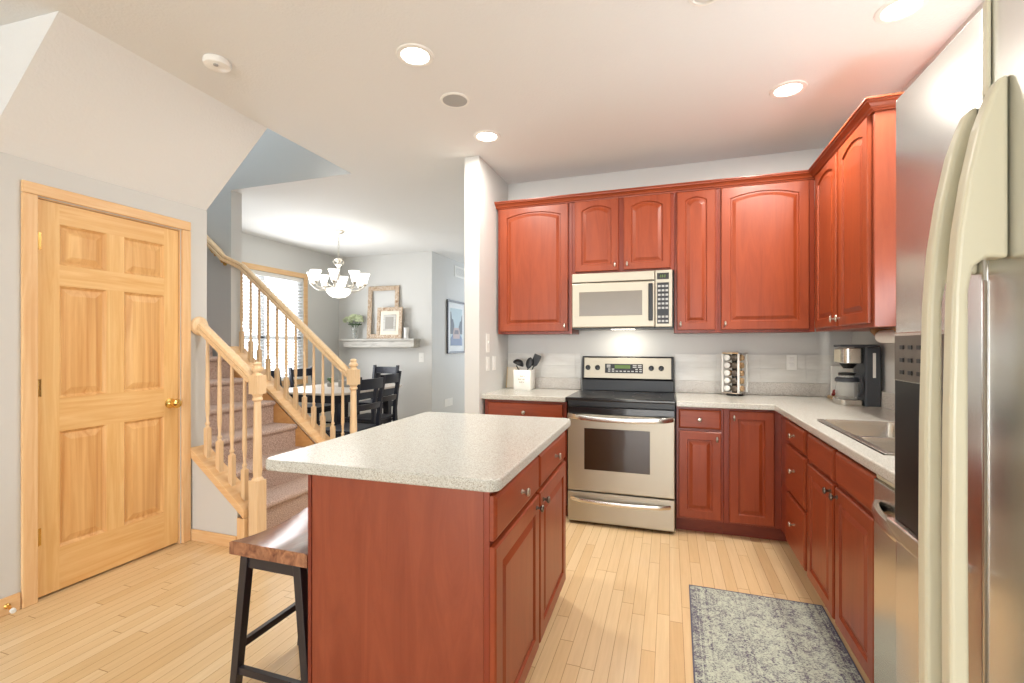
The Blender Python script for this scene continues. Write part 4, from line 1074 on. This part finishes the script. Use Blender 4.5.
for (dx, dy, dz, r) in ((-.14,0,.30,.075),(0,-.03,.33,.085),(.10,-.02,.30,.06),(-.06,.03,.35,.06),(.06,.02,.34,.055)):
    b = B()
    for i in range(60):
        th_ = random.uniform(0, 6.28); u = random.uniform(-.5, 1); q = math.sqrt(max(0, 1-u*u)); b.ball((vx+dx+r*q*math.cos(th_), vy+dy+r*q*math.sin(th_)*.8, zs+dz+r*u*.8), .017, (1,1,.6), 6, 4)
    obj('flower_head', b, M['green'], t)
b = B()
for i in range(8):
    a = 2*PI*i/8; c = Vector((vx+.09*math.cos(a), vy+.06*math.sin(a), zs+.235)); b.ball(c, .04, (1,.7,.25), 8, 5)
obj('leaves', b, M['leaf'], t)

# hallway picture and vent
t = thing('wall_picture', 'black framed print with a white mat on the hallway wall', 'picture', (-3.54, 7.50, 1.6))
y0, y1, z0, z1 = 7.12, 7.86, 1.155, 2.06
b = B(); b.rings([[(x, y0+i, z0+i), (x, y1-i, z0+i), (x, y1-i, z1-i), (x, y0+i, z1-i)] for i, x in ((.03,-3.539),(0,-3.539),(0,-3.512),(.03,-3.512),(.03,-3.539))], False, False); obj('frame', b, M['picture_black'], t)
obj('mat_board', B().box(-3.539, -3.532, y0+.031, y1-.031, z0+.031, z1-.031), M['paper'], t)
py0, py1, pz0, pz1 = y0+.13, y1-.13, z0+.13, z1-.13
def flat(nm, pts, lvl, col): return obj(nm, B().prism(pts, 'X', -3.5315+lvl*.0006, -3.5311+lvl*.0006), mat('print_'+nm, col, .5), t)
H_ = pz1-pz0
flat('print_sky', [(py0,pz0),(py1,pz0),(py1,pz1),(py0,pz1)], 0, S(160,180,186))
flat('print_buildings', [(py0,pz0+.2),(py0+.13,pz0+.2),(py0+.15,pz0+.35),(py0+.11,pz0+.45),(py0+.06,pz0+.46),(py0+.03,pz0+.58),(py0,pz0+.58)], 1, S(60,68,76))
flat('print_buildings', [(py1,pz0+.2),(py1-.13,pz0+.2),(py1-.15,pz0+.32),(py1-.1,pz0+.42),(py1-.05,pz0+.44),(py1-.02,pz0+.54),(py1,pz0+.54)], 1, S(60,68,76))
flat('print_street', [(py0,pz0),(py1,pz0),(py1,pz0+.12),(py1-.1,pz0+.2),(py0+.1,pz0+.2),(py0,pz0+.12)], 2, S(92,110,142))
cyp = (py0+py1)/2
flat('print_car', [(cyp-.13,pz0+.12),(cyp+.13,pz0+.12),(cyp+.14,pz0+.22),(cyp+.10,pz0+.31),(cyp-.10,pz0+.31),(cyp-.14,pz0+.22)], 3, S(168,146,140))
flat('print_windscreen', [(cyp-.09,pz0+.20),(cyp+.09,pz0+.20),(cyp+.07,pz0+.27),(cyp-.07,pz0+.27)], 4, S(80,70,76))
t = thing('wall_vent', 'white louvred return air vent high on the hallway wall', 'vent', (-3.54, 7.62, 2.57))
b = B(); y0, y1, z0, z1 = 7.42, 7.84, 2.49, 2.68
b.rings([[(x, y0+i, z0+i), (x, y1-i, z0+i), (x, y1-i, z1-i), (x, y0+i, z1-i)] for i, x in ((.03,-3.539),(0,-3.539),(0,-3.53),(.03,-3.528))], False, False); obj('vent_frame', b, M['white'], t)
b = B(); z = z0+.034
while z < z1-.04: b.box(-3.539, -3.531, y0+.03, y1-.03, z, z+.008); z += .0135
obj('louvres', b, M['white'], t)
